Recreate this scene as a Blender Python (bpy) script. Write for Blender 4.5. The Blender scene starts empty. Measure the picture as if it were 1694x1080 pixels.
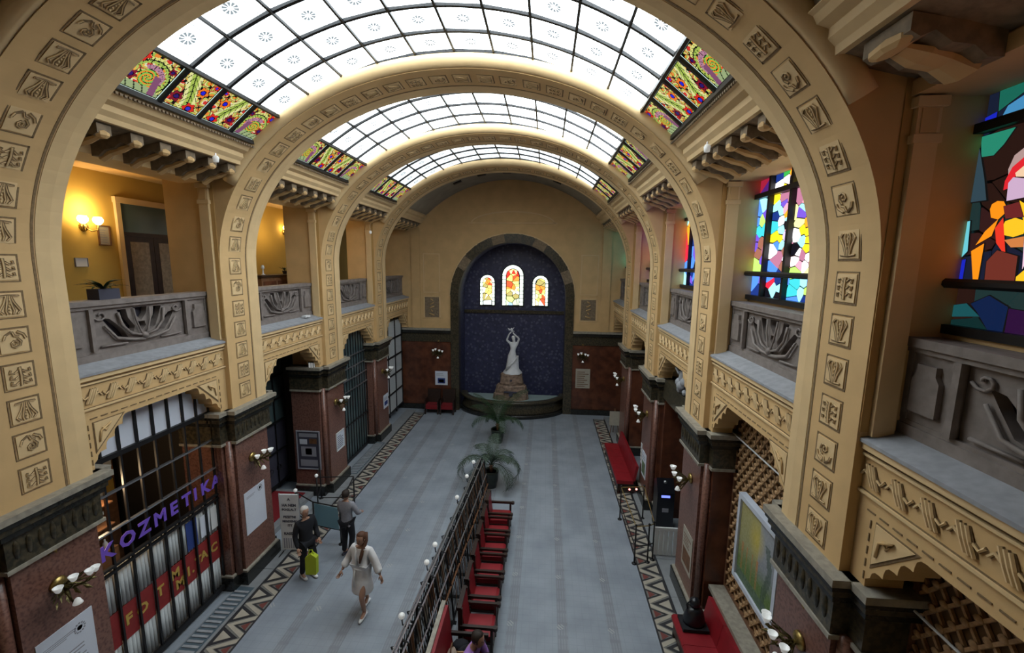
import bpy, bmesh, math, random
from math import sin, cos, pi, sqrt, atan2, radians
from mathutils import Vector, Matrix
R = random.Random(7)
scn = bpy.context.scene
COL = scn.collection

# ------------------------------------------------------------------ camera
f_px, pitch, yaw, roll = 706.08, .1472, -.0779, .0118
cam = bpy.data.objects.new('camera', bpy.data.cameras.new('camera'))
COL.objects.link(cam); scn.camera = cam
cam.data.sensor_fit = 'HORIZONTAL'; cam.data.sensor_width = 36
cam.data.lens = f_px / 1694 * 36
cam.data.clip_start = .05
fw = Vector((sin(yaw) * cos(pitch), cos(yaw) * cos(pitch), -sin(pitch)))
rt = Vector((cos(yaw), -sin(yaw), 0)); up = rt.cross(fw)
r2 = rt * cos(roll) + up * sin(roll); u2 = up * cos(roll) - rt * sin(roll)
m = Matrix((r2, u2, -fw)).transposed().to_4x4(); m.translation = (1.6676, 0, 7.0)
cam.matrix_world = m

# ------------------------------------------------------------------ light and exposure
w = bpy.data.worlds.new('world'); scn.world = w; w.use_nodes = True
w.node_tree.nodes['Background'].inputs[0].default_value = (.80, .90, 1, 1)
w.node_tree.nodes['Background'].inputs[1].default_value = .10
SKY = 4.6          # brightness of the milky skylight glass
SKYC = .72         # painted skylight glass
WIN = 1.6          # stained side windows
scn.view_settings.view_transform = 'Standard'; scn.view_settings.look = 'None'
scn.view_settings.exposure = 0.62; scn.view_settings.gamma = 1
scn.view_settings.use_curve_mapping = False
scn.cycles.diffuse_bounces = 1; scn.cycles.max_bounces = 6

# ------------------------------------------------------------------ materials
MAT = {}
def mat(name, col, rough=.7, metal=0., var=.0, scale=8., col2=None, bump=0., emit=0., det=6, spec=.5, contrast=None):
    m = bpy.data.materials.new(name); m.use_nodes = True
    nt = m.node_tree; b = nt.nodes['Principled BSDF']
    b.inputs['Base Color'].default_value = (*col, 1)
    b.inputs['Roughness'].default_value = rough; b.inputs['Metallic'].default_value = metal
    b.inputs['Specular IOR Level'].default_value = spec
    if var or col2 or bump:
        tc = nt.nodes.new('ShaderNodeNewGeometry')
        n = nt.nodes.new('ShaderNodeTexNoise'); n.inputs['Scale'].default_value = scale; n.inputs['Detail'].default_value = det
        nt.links.new(tc.outputs['Position'], n.inputs['Vector'])
        if var or col2:
            r = nt.nodes.new('ShaderNodeValToRGB')
            c2 = col2 or tuple(c * (1 - var) for c in col)
            a, z = contrast or (.35, .65)
            r.color_ramp.elements[0].position = a; r.color_ramp.elements[0].color = (*c2, 1)
            r.color_ramp.elements[1].position = z; r.color_ramp.elements[1].color = (*col, 1)
            nt.links.new(n.outputs['Fac'], r.inputs['Fac']); nt.links.new(r.outputs['Color'], b.inputs['Base Color'])
        if bump:
            bp = nt.nodes.new('ShaderNodeBump'); bp.inputs['Strength'].default_value = bump; bp.inputs['Distance'].default_value = .02
            nt.links.new(n.outputs['Fac'], bp.inputs['Height']); nt.links.new(bp.outputs['Normal'], b.inputs['Normal'])
    if emit:
        b.inputs['Emission Color'].default_value = (*col, 1); b.inputs['Emission Strength'].default_value = emit
    MAT[name] = m; return m
mat('bronze', (.16, .13, .05), .4, .8, var=.6, scale=30)
mat('ledge_blue', (.22, .42, .52), .4)
mat('cream', (.78, .51, .235), .75, var=.10, scale=2.5)
mat('cream_light', (.86, .61, .32), .75, var=.08, scale=3)
mat('ochre', (.62, .37, .13), .8, var=.12, scale=1.5)
mat('yellow_wall', (.66, .42, .09), .8, var=.10, scale=1.2)
mat('vault_plaster', (.42, .36, .27), .8, var=.15, scale=2)
mat('shade_and_inlay', (.28, .18, .09), .9, var=.3, scale=30)  # dark brown: painted shade of recesses and relief edges, also the inlay dots
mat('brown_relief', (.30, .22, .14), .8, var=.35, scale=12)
mat('ledge_stone', (.40, .41, .44), .6, var=.2, scale=10)
mat('balustrade_stone', (.28, .235, .215), .6, var=.25, scale=9, bump=.2)
mat('green_marble', (.085, .068, .040), .3, col2=(.028, .026, .018), scale=16, contrast=(.4, .6))
mat('marble_band', (.42, .38, .31), .4, var=.3, scale=12)
mat('red_marble', (.24, .115, .085), .28, col2=(.12, .05, .038), scale=26, det=9, contrast=(.33, .55))
mat('brown_marble', (.16, .055, .028), .22, col2=(.085, .03, .018), scale=3, det=9)
mat('black_marble', (.025, .026, .024), .25, var=.4, scale=12)
mat('iron', (.016, .016, .018), .45, .3)
mat('steel', (.55, .56, .60), .3, .9)
mat('brass', (.55, .40, .14), .35, .9, var=.5, scale=25)
mat('white_paint', (.80, .80, .80), .6)
mat('shade_glass', (.85, .86, .84), .3, emit=.15)
mat('lamp_glow', (1, .72, .30), .4, emit=9)
mat('paper', (.74, .78, .88), .7)
mat('ink', (.06, .06, .09), .8)
mat('grey_ink', (.35, .35, .4), .8)
mat('gold', (.75, .5, .12), .4, .5)
mat('purple', (.20, .10, .62), .6)
mat('red_band', (.33, .03, .03), .6, var=.2)
mat('red_leather', (.30, .010, .018), .5, var=.2, scale=5)
mat('dark_wood', (.030, .014, .010), .4, var=.4, scale=9)
mat('wood', (.22, .10, .045), .5, var=.4, scale=9)
mat('curtain', (.60, .63, .64), .8)
mat('marble_white', (.82, .83, .86), .45, var=.1, scale=7)
mat('pedestal_stone', (.38, .26, .19), .6, var=.5, scale=9, bump=.6)
mat('leaf', (.02, .06, .02), .5, var=.4, scale=20)
mat('leaf_grey', (.05, .085, .055), .55, var=.4, scale=12)
mat('pot_green', (.02, .03, .02), .35, var=.3)
mat('black_cloth', (.010, .011, .016), .9)
mat('grey_cloth', (.34, .34, .38), .9, var=.15, scale=30)
mat('robe_cloth', (.85, .83, .83), .95, var=.06, scale=20)
mat('skin', (.45, .25, .17), .6)
mat('hair_dark', (.025, .016, .012), .7)
mat('hair_brown', (.10, .04, .02), .7)
mat('hair_white', (.62, .60, .58), .8)
mat('lime_cloth', (.45, .55, .02), .7)
mat('lilac_cloth', (.36, .18, .52), .85)
mat('carpet_red', (.22, .01, .015), .95)
mat('dark_room', (.05, .042, .035), .9)
mat('water', (.35, .45, .45), .08, spec=.8)
mat('blue_print', (.03, .06, .25), .6)
mat('green_print', (.16, .24, .13), .8, var=.5, scale=9)
mat('screen_blue', (.15, .2, .9), .4, emit=1.2)
mat('lamp_red', (1, .25, .2), .4, emit=3)
mat('kiosk', (.01, .011, .016), .3)
mat('beige_bag', (.45, .34, .26), .8)
mat('tan_lattice', (.66, .40, .20), .6, var=.35, scale=20)
mat('lattice_ground', (.20, .12, .06), .8)
mat('frame_silver', (.62, .66, .75), .45)
mat('mirror', (.10, .15, .16), .1, spec=.9)
mat('tile_cream', (.50, .45, .37), .4, var=.1)
mat('tile_grey', (.22, .215, .20), .4, var=.15)
mat('tile_dark', (.035, .035, .04), .4)
mat('tile_red', (.20, .06, .05), .4)
mat('grate', (.13, .18, .22), .5, .4)
mat('stone_strip', (.30, .31, .32), .5, var=.12, scale=6)

def lit_glass():
    m = bpy.data.materials.new('lit_glass'); m.use_nodes = True; nt = m.node_tree
    nt.nodes.clear(); o = nt.nodes.new('ShaderNodeOutputMaterial'); e = nt.nodes.new('ShaderNodeEmission')
    g = nt.nodes.new('ShaderNodeBsdfGlossy'); g.inputs['Roughness'].default_value = .15; g.inputs['Color'].default_value = (.04, .04, .04, 1)
    a = nt.nodes.new('ShaderNodeAddShader')
    c = nt.nodes.new('ShaderNodeAttribute'); c.attribute_name = 'Col'
    nt.links.new(c.outputs['Color'], e.inputs['Color']); e.inputs['Strength'].default_value = 1
    nt.links.new(e.outputs[0], a.inputs[0]); nt.links.new(g.outputs[0], a.inputs[1]); nt.links.new(a.outputs[0], o.inputs[0])
    MAT['lit_glass'] = m
lit_glass()
def paint_mat():
    m = bpy.data.materials.new('painted'); m.use_nodes = True; nt = m.node_tree
    c = nt.nodes.new('ShaderNodeAttribute'); c.attribute_name = 'Col'
    nt.links.new(c.outputs['Color'], nt.nodes['Principled BSDF'].inputs['Base Color'])
    nt.nodes['Principled BSDF'].inputs['Roughness'].default_value = .6; MAT['painted'] = m
paint_mat()

def floor_mat():
    m = bpy.data.materials.new('floor_tiles'); m.use_nodes = True; nt = m.node_tree; N = nt.nodes; L = nt.links
    b = N['Principled BSDF']; b.inputs['Roughness'].default_value = .42
    g = N.new('ShaderNodeNewGeometry'); sx = N.new('ShaderNodeSeparateXYZ'); L.new(g.outputs['Position'], sx.inputs[0])
    def M(op, a, c=None, d=None):
        n = N.new('ShaderNodeMath'); n.operation = op
        for i, v in enumerate((a, c, d)):
            if v is None: continue
            if isinstance(v, (int, float)): n.inputs[i].default_value = v
            else: L.new(v, n.inputs[i])
        return n.outputs[0]
    def cell(v, s, off=0): return M('ABSOLUTE', M('SUBTRACT', M('FRACT', M('MULTIPLY', M('ADD', v, off), 1 / s)), .5))
    def line(v, s, wd, off=0): return M('GREATER_THAN', cell(v, s, off), .5 - wd / s / 2)
    X, Y = sx.outputs[0], sx.outputs[1]
    # fine mosaic joints, running bands, little crosses
    joint = M('MAXIMUM', line(X, .15, .012), line(Y, .15, .012))
    ax = M('ABSOLUTE', M('SUBTRACT', X, .05))
    band = M('MULTIPLY', M('COMPARE', M('FRACT', M('DIVIDE', M('ADD', ax, .36), .98)), .5, .10), M('LESS_THAN', ax, 3.6))
    bl = M('MULTIPLY', band, M('MAXIMUM', line(X, .05, .022), M('GREATER_THAN', cell(Y, .30), .36)))
    cx_, cy_ = cell(X, .98, .35), cell(Y, 1.35)
    d = M('ADD', M('MULTIPLY', M('POWER', cx_, 2), .96), M('MULTIPLY', M('POWER', cy_, 2), 1.82))
    cr = M('MULTIPLY', M('LESS_THAN', d, .0045), M('LESS_THAN', M('ABSOLUTE', M('SUBTRACT', M('FRACT', M('MULTIPLY', M('ADD', X, Y), 14)), .5)), .22))
    n = N.new('ShaderNodeTexNoise'); n.inputs['Scale'].default_value = 1.3; n.inputs['Detail'].default_value = 8
    L.new(g.outputs['Position'], n.inputs['Vector'])
    r = N.new('ShaderNodeValToRGB'); r.color_ramp.elements[0].position = .35; r.color_ramp.elements[1].position = .65
    r.color_ramp.elements[0].color = (.27, .305, .355, 1); r.color_ramp.elements[1].color = (.355, .395, .45, 1); L.new(n.outputs['Fac'], r.inputs[0])
    def mix(c, fac, col):
        q = N.new('ShaderNodeMix'); q.data_type = 'RGBA'; L.new(c, q.inputs['A']); q.inputs['B'].default_value = (*col, 1); L.new(fac, q.inputs['Factor']); return q.outputs['Result']
    c = mix(r.outputs[0], M('MULTIPLY', band, .22), (.20, .18, .17)); c = mix(c, M('MULTIPLY', joint, .14), (.15, .165, .19))
    c = mix(c, M('MULTIPLY', bl, .22), (.13, .13, .14)); c = mix(c, cr, (.42, .43, .44))
    L.new(c, b.inputs['Base Color']); MAT['floor_tiles'] = m
floor_mat()
def blue_mat():
    m = mat('blue_mosaic', (.050, .055, .125), .45, col2=(.028, .03, .07), scale=6, contrast=(.3, .7))
    nt = m.node_tree; N = nt.nodes; L = nt.links
    g = N.new('ShaderNodeNewGeometry'); v = N.new('ShaderNodeTexVoronoi'); v.inputs['Scale'].default_value = 5.5
    L.new(g.outputs['Position'], v.inputs['Vector'])
    rp = N.new('ShaderNodeValToRGB'); rp.color_ramp.elements[0].position = .28; rp.color_ramp.elements[1].position = .36
    rp.color_ramp.elements[0].color = (1, 1, 1, 1); rp.color_ramp.elements[1].color = (0, 0, 0, 1)
    L.new(v.outputs['Distance'], rp.inputs[0])
    q = N.new('ShaderNodeMix'); q.data_type = 'RGBA'; q.inputs['B'].default_value = (.09, .10, .17, 1)
    src = N['Principled BSDF'].inputs['Base Color'].links[0].from_socket
    L.new(src, q.inputs['A']); L.new(rp.outputs[0], q.inputs['Factor']); L.new(q.outputs['Result'], N['Principled BSDF'].inputs['Base Color'])
blue_mat()

# ------------------------------------------------------------------ mesh helpers
class MB:
    def __init__(s): s.v = []; s.f = []; s.c = []; s.mi = []; s.col = None; s.m = 0
    def add(s, vs, fs):
        o = len(s.v); s.v += [tuple(p) for p in vs]
        for f in fs: s.f.append([i + o for i in f]); s.c.append(s.col); s.mi.append(s.m)
        return s
    def box(s, x0, x1, y0, y1, z0, z1):
        x0, x1 = min(x0, x1), max(x0, x1); y0, y1 = min(y0, y1), max(y0, y1)
        return s.add([(x, y, z) for x in (x0, x1) for y in (y0, y1) for z in (z0, z1)],
                     [(0, 1, 3, 2), (4, 6, 7, 5), (0, 4, 5, 1), (2, 3, 7, 6), (0, 2, 6, 4), (1, 5, 7, 3)])
    def prism(s, pts, ax, a, b):
        f = {'x': lambda p, t: (t, p[0], p[1]), 'y': lambda p, t: (p[0], t, p[1]), 'z': lambda p, t: (p[0], p[1], t)}[ax]
        n = len(pts)
        return s.add([f(p, a) for p in pts] + [f(p, b) for p in pts],
                     [list(range(n)), list(range(2 * n - 1, n - 1, -1))] + [(i, (i + 1) % n, n + (i + 1) % n, n + i) for i in range(n)])
    def tube(s, pts, r, n=6, cap=True, flat=1.):
        pts = [Vector(p) for p in pts]; rs = r if isinstance(r, (list, tuple)) else [r] * len(pts)
        vs = []; ref = None
        for i, p in enumerate(pts):
            t = (pts[min(i + 1, len(pts) - 1)] - pts[max(i - 1, 0)]).normalized()
            if ref is None: ref = Vector((0, 0, 1)) if abs(t.z) < .9 else Vector((1, 0, 0))
            u = t.cross(ref).normalized(); q = u.cross(t); ref = q if q.length else ref
            for k in range(n):
                a = 2 * pi * (k + .5) / n; vs.append(p + (u * cos(a) + q * sin(a) * flat) * rs[i])
        fs = [(i * n + k, i * n + (k + 1) % n, (i + 1) * n + (k + 1) % n, (i + 1) * n + k) for i in range(len(pts) - 1) for k in range(n)]
        if cap: fs += [list(range(n))[::-1], list(range((len(pts) - 1) * n, len(pts) * n))]
        return s.add(vs, fs)
    def lathe(s, prof, c=(0, 0, 0), n=16, sx=1., sy=1., a0=0, a1=2 * pi):
        full = abs(a1 - a0 - 2 * pi) < 1e-6; k = n if full else n + 1
        vs = [(c[0] + r * cos(a0 + (a1 - a0) * i / n) * sx, c[1] + r * sin(a0 + (a1 - a0) * i / n) * sy, c[2] + z) for r, z in prof for i in range(k)]
        fs = []
        for j in range(len(prof) - 1):
            for i in range(n):
                i2 = (i + 1) % k; fs.append((j * k + i, j * k + i2, (j + 1) * k + i2, (j + 1) * k + i))
        if prof[0][0] > 1e-4 and full: fs.append(list(range(k))[::-1])
        if prof[-1][0] > 1e-4 and full: fs.append(list(range((len(prof) - 1) * k, len(prof) * k)))
        return s.add(vs, fs)
    def ball(s, c, r, n=10, sx=1, sy=1, sz=1):
        return s.lathe([(max(r * sin(pi * j / (n // 2 + 1)), 1e-5), -r * cos(pi * j / (n // 2 + 1)) * sz) for j in range(n // 2 + 2)], c, n, sx, sy)
    def quad(s, a, b, c, d): return s.add([a, b, c, d], [(0, 1, 2, 3)])
    def xf(s, M):
        s.v = [tuple(M @ Vector(p)) for p in s.v]; return s
    def mesh(s, name, mt, smooth=False):
        me = bpy.data.meshes.new(name); me.from_pydata(s.v, [], s.f); me.update()
        for q in (mt if isinstance(mt, (list, tuple)) else [mt]): me.materials.append(MAT[q])
        if any(s.mi): me.polygons.foreach_set('material_index', s.mi)
        bm = bmesh.new(); bm.from_mesh(me)
        if any(c is not None for c in s.c):
            bm.free(); a = me.color_attributes.new('Col', 'FLOAT_COLOR', 'CORNER'); buf = []
            for p, c in zip(me.polygons, s.c): buf += [*(c or (0, 0, 0)), 1.] * p.loop_total
            a.data.foreach_set('color', buf); bm = None
        if bm:
            bmesh.ops.recalc_face_normals(bm, faces=bm.faces); bm.to_mesh(me); bm.free()
        if smooth: me.polygons.foreach_set('use_smooth', [True] * len(me.polygons))
        return me
    def build(s, name, mt, parent=None, smooth=False): return link(name, s.mesh(name, mt, smooth), parent)
def link(name, data, parent=None):
    o = bpy.data.objects.new(name, data); COL.objects.link(o)
    if parent: o.parent = parent
    return o
def tag(o, label=None, cat=None, group=None, kind=None):
    if label: o['label'] = label
    if cat: o['category'] = cat
    if group: o['group'] = group
    if kind: o['kind'] = kind
    return o
def empty(name, loc=(0, 0, 0), rz=0):
    o = bpy.data.objects.new(name, None); COL.objects.link(o); o.location = loc; o.rotation_euler = (0, 0, rz); o.empty_display_size = .2
    return o
def struct(name, label=None): return tag(empty(name), label, kind='structure')
def copy_tree(o, parent=None):
    c = o.copy(); COL.objects.link(c); c.parent = parent
    for ch in list(o.children): copy_tree(ch, c)
    return c
def text_mesh(txt, size, mt, ext=.004, align='CENTER'):
    cu = bpy.data.curves.new('lettering', 'FONT'); cu.body = txt; cu.size = size; cu.extrude = ext; cu.align_x = align; cu.align_y = 'CENTER'; cu.resolution_u = 2; cu.offset = size * .035
    o = bpy.data.objects.new('tmp', cu); COL.objects.link(o); dg = bpy.context.evaluated_depsgraph_get()
    me = bpy.data.meshes.new_from_object(o.evaluated_get(dg)); bpy.data.objects.remove(o)
    me.materials.clear(); me.materials.append(MAT[mt]); return me
def place(o, X, Z, loc):
    """local x axis -> X, local z axis -> Z"""
    X = Vector(X).normalized(); Z = Vector(Z).normalized(); Y = Z.cross(X)
    m = Matrix((X, Y, Z)).transposed().to_4x4(); m.translation = loc; o.matrix_world = m; return o

# ------------------------------------------------------------------ hall dimensions
A, RZ, ZS, ZC = 4.67, 3.45, 6.9, 3.98
Y0, P, D = 4.14, 3.784, 1.05
YR = [Y0 + k * P for k in range(4)]
YE = 19.5
BAYS = [(0.6, YR[0])] + [(YR[k] + D, YR[k + 1]) for k in range(3)] + [(YR[3] + D, YE)]   # bay 0 is the one beside the camera
ZL = 5.40
SR = (3.78 ** 2 + 1.51 ** 2) / (2 * 1.51); SZ = 10.64 - SR    # skylight circle
SA = math.asin(3.76 / SR)

# curve of the arch: (x, z, tangent, inward normal), by arc length
def arch_pts(n=64, leg=6):
    P_ = [(A, ZC + (ZS - ZC) * i / leg) for i in range(leg)] + [(A * cos(pi * i / n), ZS + RZ * sin(pi * i / n)) for i in range(n + 1)]
    return P_ + [(-A, ZS - (ZS - ZC) * i / leg) for i in range(1, leg + 1)]
AP = arch_pts()
def normals(pts):
    out = []
    for i, p in enumerate(pts):
        a = pts[max(i - 1, 0)]; b = pts[min(i + 1, len(pts) - 1)]
        t = Vector((b[0] - a[0], b[1] - a[1])).normalized(); out.append((t, Vector((-t.y, t.x))))
    return out
def sweep(mb, pts, prof):
    """prof: closed polygon of (inward offset, y)"""
    ns = normals(pts); k = len(prof); vs = []
    for (x, z), (t, n) in zip(pts, ns):
        vs += [(x + n.x * o, y, z + n.y * o) for o, y in prof]
    fs = [(i * k + j, i * k + (j + 1) % k, (i + 1) * k + (j + 1) % k, (i + 1) * k + j) for i in range(len(pts) - 1) for j in range(k)]
    fs += [list(range(k)), list(range((len(pts) - 1) * k, len(pts) * k))]
    return mb.add(vs, fs)
def resample(pts, step, start):
    out = []; acc = 0; nxt = start
    for a, b in zip(pts, pts[1:]):
        L = math.dist(a, b)
        while nxt <= acc + L:
            t = (nxt - acc) / L; d = Vector((b[0] - a[0], b[1] - a[1])).normalized()
            out.append((a[0] + (b[0] - a[0]) * t, a[1] + (b[1] - a[1]) * t, d)); nxt += step
        acc += L
    return out

# ------------------------------------------------------------------ floor
fl = MB().box(-8.2, 6.4, -1.5, 21.2, -.2, 0).build('floor', 'floor_tiles'); tag(fl, 'grey-blue mosaic tiled hall floor with faint running bands', kind='structure')
def border(x0, x1, side):
    root = struct('trim_%d' % (1 if side < 0 else 2), 'zigzag mosaic floor border in cream, grey and dark tiles along the %s' % ('shop side' if side < 0 else 'bench side'))
    ln = MB(); y0, y1 = 3.5, 18.9
    ln.box(x0 - .035, x0, y0, y1, .0, .006); ln.box(x1, x1 + .035, y0, y1, .0, .006); ln.build('border_line', 'tile_dark', root)
    MB().box(x0, x1, y0, y1, 0, .003).build('border_ground', 'tile_grey', root)
    p = .52; w = x1 - x0; o = x1 if side < 0 else x0; i = x0 if side < 0 else x1
    d = -w if side < 0 else w; t = .10
    zz = MB().prism([(0, 0), (d, p / 2), (0, p), (0, p - t), (d * .72, p / 2), (0, t)], 'z', .0, .008).mesh('zigzag_tile', 'tile_cream')
    zd = MB().prism([(0, t + .02), (d * .66, p / 2), (0, p - t - .02), (0, p - t - .055), (d * .52, p / 2), (0, t + .055)], 'z', .0, .007).mesh('zigzag_tile', 'tile_dark')
    rd = MB().prism([(d * .08, p / 2 - .09), (d * .38, p / 2), (d * .08, p / 2 + .09)], 'z', .0, .008).mesh('triangle_tile', 'tile_red')
    td = MB().prism([(d, p / 2 + .05), (d * .12, p), (d, p + p / 2 - .05)], 'z', .0, .006).mesh('triangle_tile', 'tile_dark')
    tr = MB().prism([(d * .93, p / 2 + .13), (d * .4, p), (d * .93, p + p / 2 - .13)], 'z', .0, .008).mesh('triangle_tile', 'tile_cream')
    for k in range(int((y1 - y0) / p)):
        for me, nm in ((zz, 'zigzag_tile'), (zd, 'zigzag_tile'), (rd, 'triangle_tile'), (td, 'triangle_tile'), (tr, 'triangle_tile')):
            q = link(nm, me, root); q.location = (o, y0 + k * p, 0)
border(-4.35, -3.88, -1); border(3.98, 4.44, 1)
st = struct('trim_3', 'pale stone strips and plinth slabs between the floor border and the walls')
for x0, x1 in ((-4.85, -4.39), (4.48, 5.0)):
    for k in range(13): MB().box(x0, x1, 3.6 + k * 1.2, 4.79 + k * 1.2, 0, .012).build('stone_slab', 'stone_strip', st)
for b in (1, 3):      # blue-grey gratings let into the slab in front of the shop windows
    ya, yb = BAYS[b]; g = tag(empty('floor_grating'), ['', 'blue-grey floor grating below the cosmetics shop window', '', 'blue-grey floor grating before the tall barred gate'][b], 'grating')
    MB().box(-4.82, -4.45, ya + .1, yb - .1, .0, .016).build('frame', 'grate', g)
    bar = MB().box(-4.79, -4.48, 0, .05, .016, .03).mesh('bar', 'ledge_stone'); n = int((yb - ya - .3) / .11)
    for k in range(n): link('bar', bar, g).location = (0, ya + .15 + k * .11, 0)

# ------------------------------------------------------------------ arches (ribs)
motifs = []
for v in range(3):
    mb = MB(); h = .165
    for a, b, c, d in ((-h, h, -h, -h + .012), (-h, h, h - .02, h), (-h, -h + .02, -h, h), (h - .012, h, -h, h)): mb.box(a, b, c, d, 0, .005)  # dark border strips paint the shade of a sunk panel edge
    mb.m = 1; mb.box(-h + .026, h - .026, -h + .026, h - .026, 0, .010)
    def stroke(pts, r0):
        mb.m = 0; mb.tube([(x - .004, y_ + .007, .013) for x, y_ in pts], r0 + .005, 5); mb.m = 1; mb.tube([(x, y_, .017) for x, y_ in pts], r0, 5)  # darker under-stroke, shifted to one side, paints the shade of the relief
    if v == 0:      # stem with paired curls
        stroke([(-.11, .0), (.0, .008), (.11, 0)], .013)
        for s_ in (-1, 1):
            for q in (-.07, 0, .07): stroke([(q, .02 * s_), (q + .03, .06 * s_), (q + .02, .10 * s_), (q - .015, .09 * s_)], .008)
    elif v == 1:    # fan with beads
        for s_ in (-1, -.4, .4, 1): stroke([(-.11, .02 * s_), (-.02, .05 * s_), (.07, .10 * s_), (.11, .07 * s_)], .009)
        for q in range(5): mb.m = 1; mb.ball((-.06 + .04 * q, 0, .014), .014, 6)
        stroke([(-.10, -.10), (-.11, 0), (-.10, .10)], .008)
    else:           # small spiral and leaves
        sp = [(.010 + .0055 * k) for k in range(11)]
        stroke([(r * cos(k * .9) + .03, r * sin(k * .9)) for k, r in enumerate(sp)], .008)
        for s_ in (-1, 1): stroke([(-.11, .03 * s_), (-.07, .09 * s_), (-.02, .11 * s_)], .010)
        stroke([(-.11, -.02), (-.06, .0), (-.05, .04)], .008)
    motifs.append(mb.mesh('relief_panel', ['shade_and_inlay', 'cream_light']))
names_arch = ['nearest round arch with carved square panels on its underside', 'second round arch, behind the first skylight, with square relief panels',
              'third round arch, between the second and third skylights', 'farthest round arch, in front of the dark end vault']
for k, y in enumerate(YR):
    root = struct('arch_rib', names_arch[k])
    XO = 5.7
    MB().prism([(XO, ZC)] + AP + [(-XO, ZC), (-XO, 11.4), (XO, 11.4)], 'y', y, y + D).build('rib', 'cream', root)
    mb = MB(); sweep(mb, AP, [(-.02, y + .75), (.006, y + .75), (.016, y + .9), (.008, y + D - .005), (-.02, y + D - .005)]); mb.build('smooth_band', 'cream_light', root)
    mb = MB(); sweep(mb, AP, [(0, y + .705), (.004, y + .705), (.004, y + .735), (0, y + .735)]); mb.build('groove_shade', 'shade_and_inlay', root)  # thin dark strip laid on the soffit, painting the shade of a recess
    # near face: big rounded moulding and bead above it
    ep = [(x, z) for x, z in AP if z >= 8.3]
    def off(d): return [(x - n.x * d, z - n.y * d) for (x, z), (t, n) in zip(ep, normals(ep))]
    mb = MB(); sweep(mb, off(.13), [(.12 * cos(a), y - .13 * sin(a)) for a in [pi * j / 8 for j in range(9)]]); mb.build('torus_moulding', 'cream_light', root, True)
    # lower side: flat ochre near face strips and pilasters
    for s in (-1, 1):
        MB().box(s * 4.68, s * 4.755, y - .012, y, 5.45, 8.6).build('face_strip', 'ochre', root)
        pl = MB().box(s * 4.76, s * 4.95, y - .06, y, 5.42, 8.42); pl.box(s * 4.74, s * 4.97, y - .075, y, 8.05, 8.12); pl.box(s * 4.73, s * 4.98, y - .09, y, 8.34, 8.42)
        pl.build('pilaster', 'cream_light', root)
        MB().box(s * 4.96, s * 5.69, y - .008, y, 5.4, 8.5).build('face_panel', 'cream', root)
        MB().box(s * 4.79, s * 4.92, y - .068, y - .06, 8.13, 8.33).build('pilaster_relief', 'cream', root)
    for j, (x, z, t) in enumerate(resample(AP, .432, .22)):
        if k == 3 and j % 2: pass
        o = link('relief_panel', motifs[(j * 7 + k) % 3 if j % 5 else 1], root)
        place(o, (t.x, 0, t.y), (-t.y, 0, t.x), (x, y + .40, z))

# ------------------------------------------------------------------ piers: marble below, stepped capital
def pier(k, y, s, root):
    T = [(4.67, 5.7, y, y + D), (4.84, 5.7, y - .2, y + D + .12)]
    mt = 'red_marble'
    mb = MB(); mb.box(s * 4.70, s * 5.7, y + .02, y + D - .02, .3, 3.3); mb.build('marble_shaft', mt, root)
    mb = MB(); mb.box(s * 4.86, s * 5.7, y - .18, y + D + .10, .3, 3.3); mb.build('marble_return', 'brown_marble' if s > 0 else mt, root)
    # rounded corner shafts
    mb = MB().tube([(s * 4.80, y - .05, .3), (s * 4.80, y - .05, 3.3)], .07, 10); mb.build('corner_shaft', mt, root, True)
    def ring(nm, m_, z0, z1, g):
        b = MB()
        for x0, x1, a, c in T: b.box(s * (x0 - g), s * x1, a - g, c + g, z0, z1)
        b.build(nm, m_, root)
    ring('plinth', 'black_marble', 0, .3, .05); ring('plinth_moulding', 'marble_band', .3, .34, .03)
    ring('necking', 'marble_band', 3.24, 3.29, .05); ring('capital_frieze', 'green_marble', 3.29, 3.68, .03)
    ring('capital_moulding', 'black_marble', 3.68, 3.76, .07); ring('capital_moulding', 'green_marble', 3.76, 3.84, .10)
    ring('capital_moulding', 'black_marble', 3.84, 3.90, .13); ring('capital_slab', 'marble_band', 3.90, 3.98, .15)
    mb = MB()   # carved leaves along the capital frieze
    for j in range(8):
        yy = y + .08 + j * .13
        mb.ball((s * 4.64, yy, 3.5), .05, 6, .5, .8, 2.6)
    mb.build('carved_frieze', 'green_marble', root, True)
WL = struct('wall_left', 'cream gallery wall on marble piers along the shop side of the hall')
WR = struct('wall_right', 'cream gallery wall on marble piers along the stained-glass side of the hall')
for s, root in ((-1, WL), (1, WR)):
    for k, y in enumerate(YR): pier(k, y, s, root)

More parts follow.
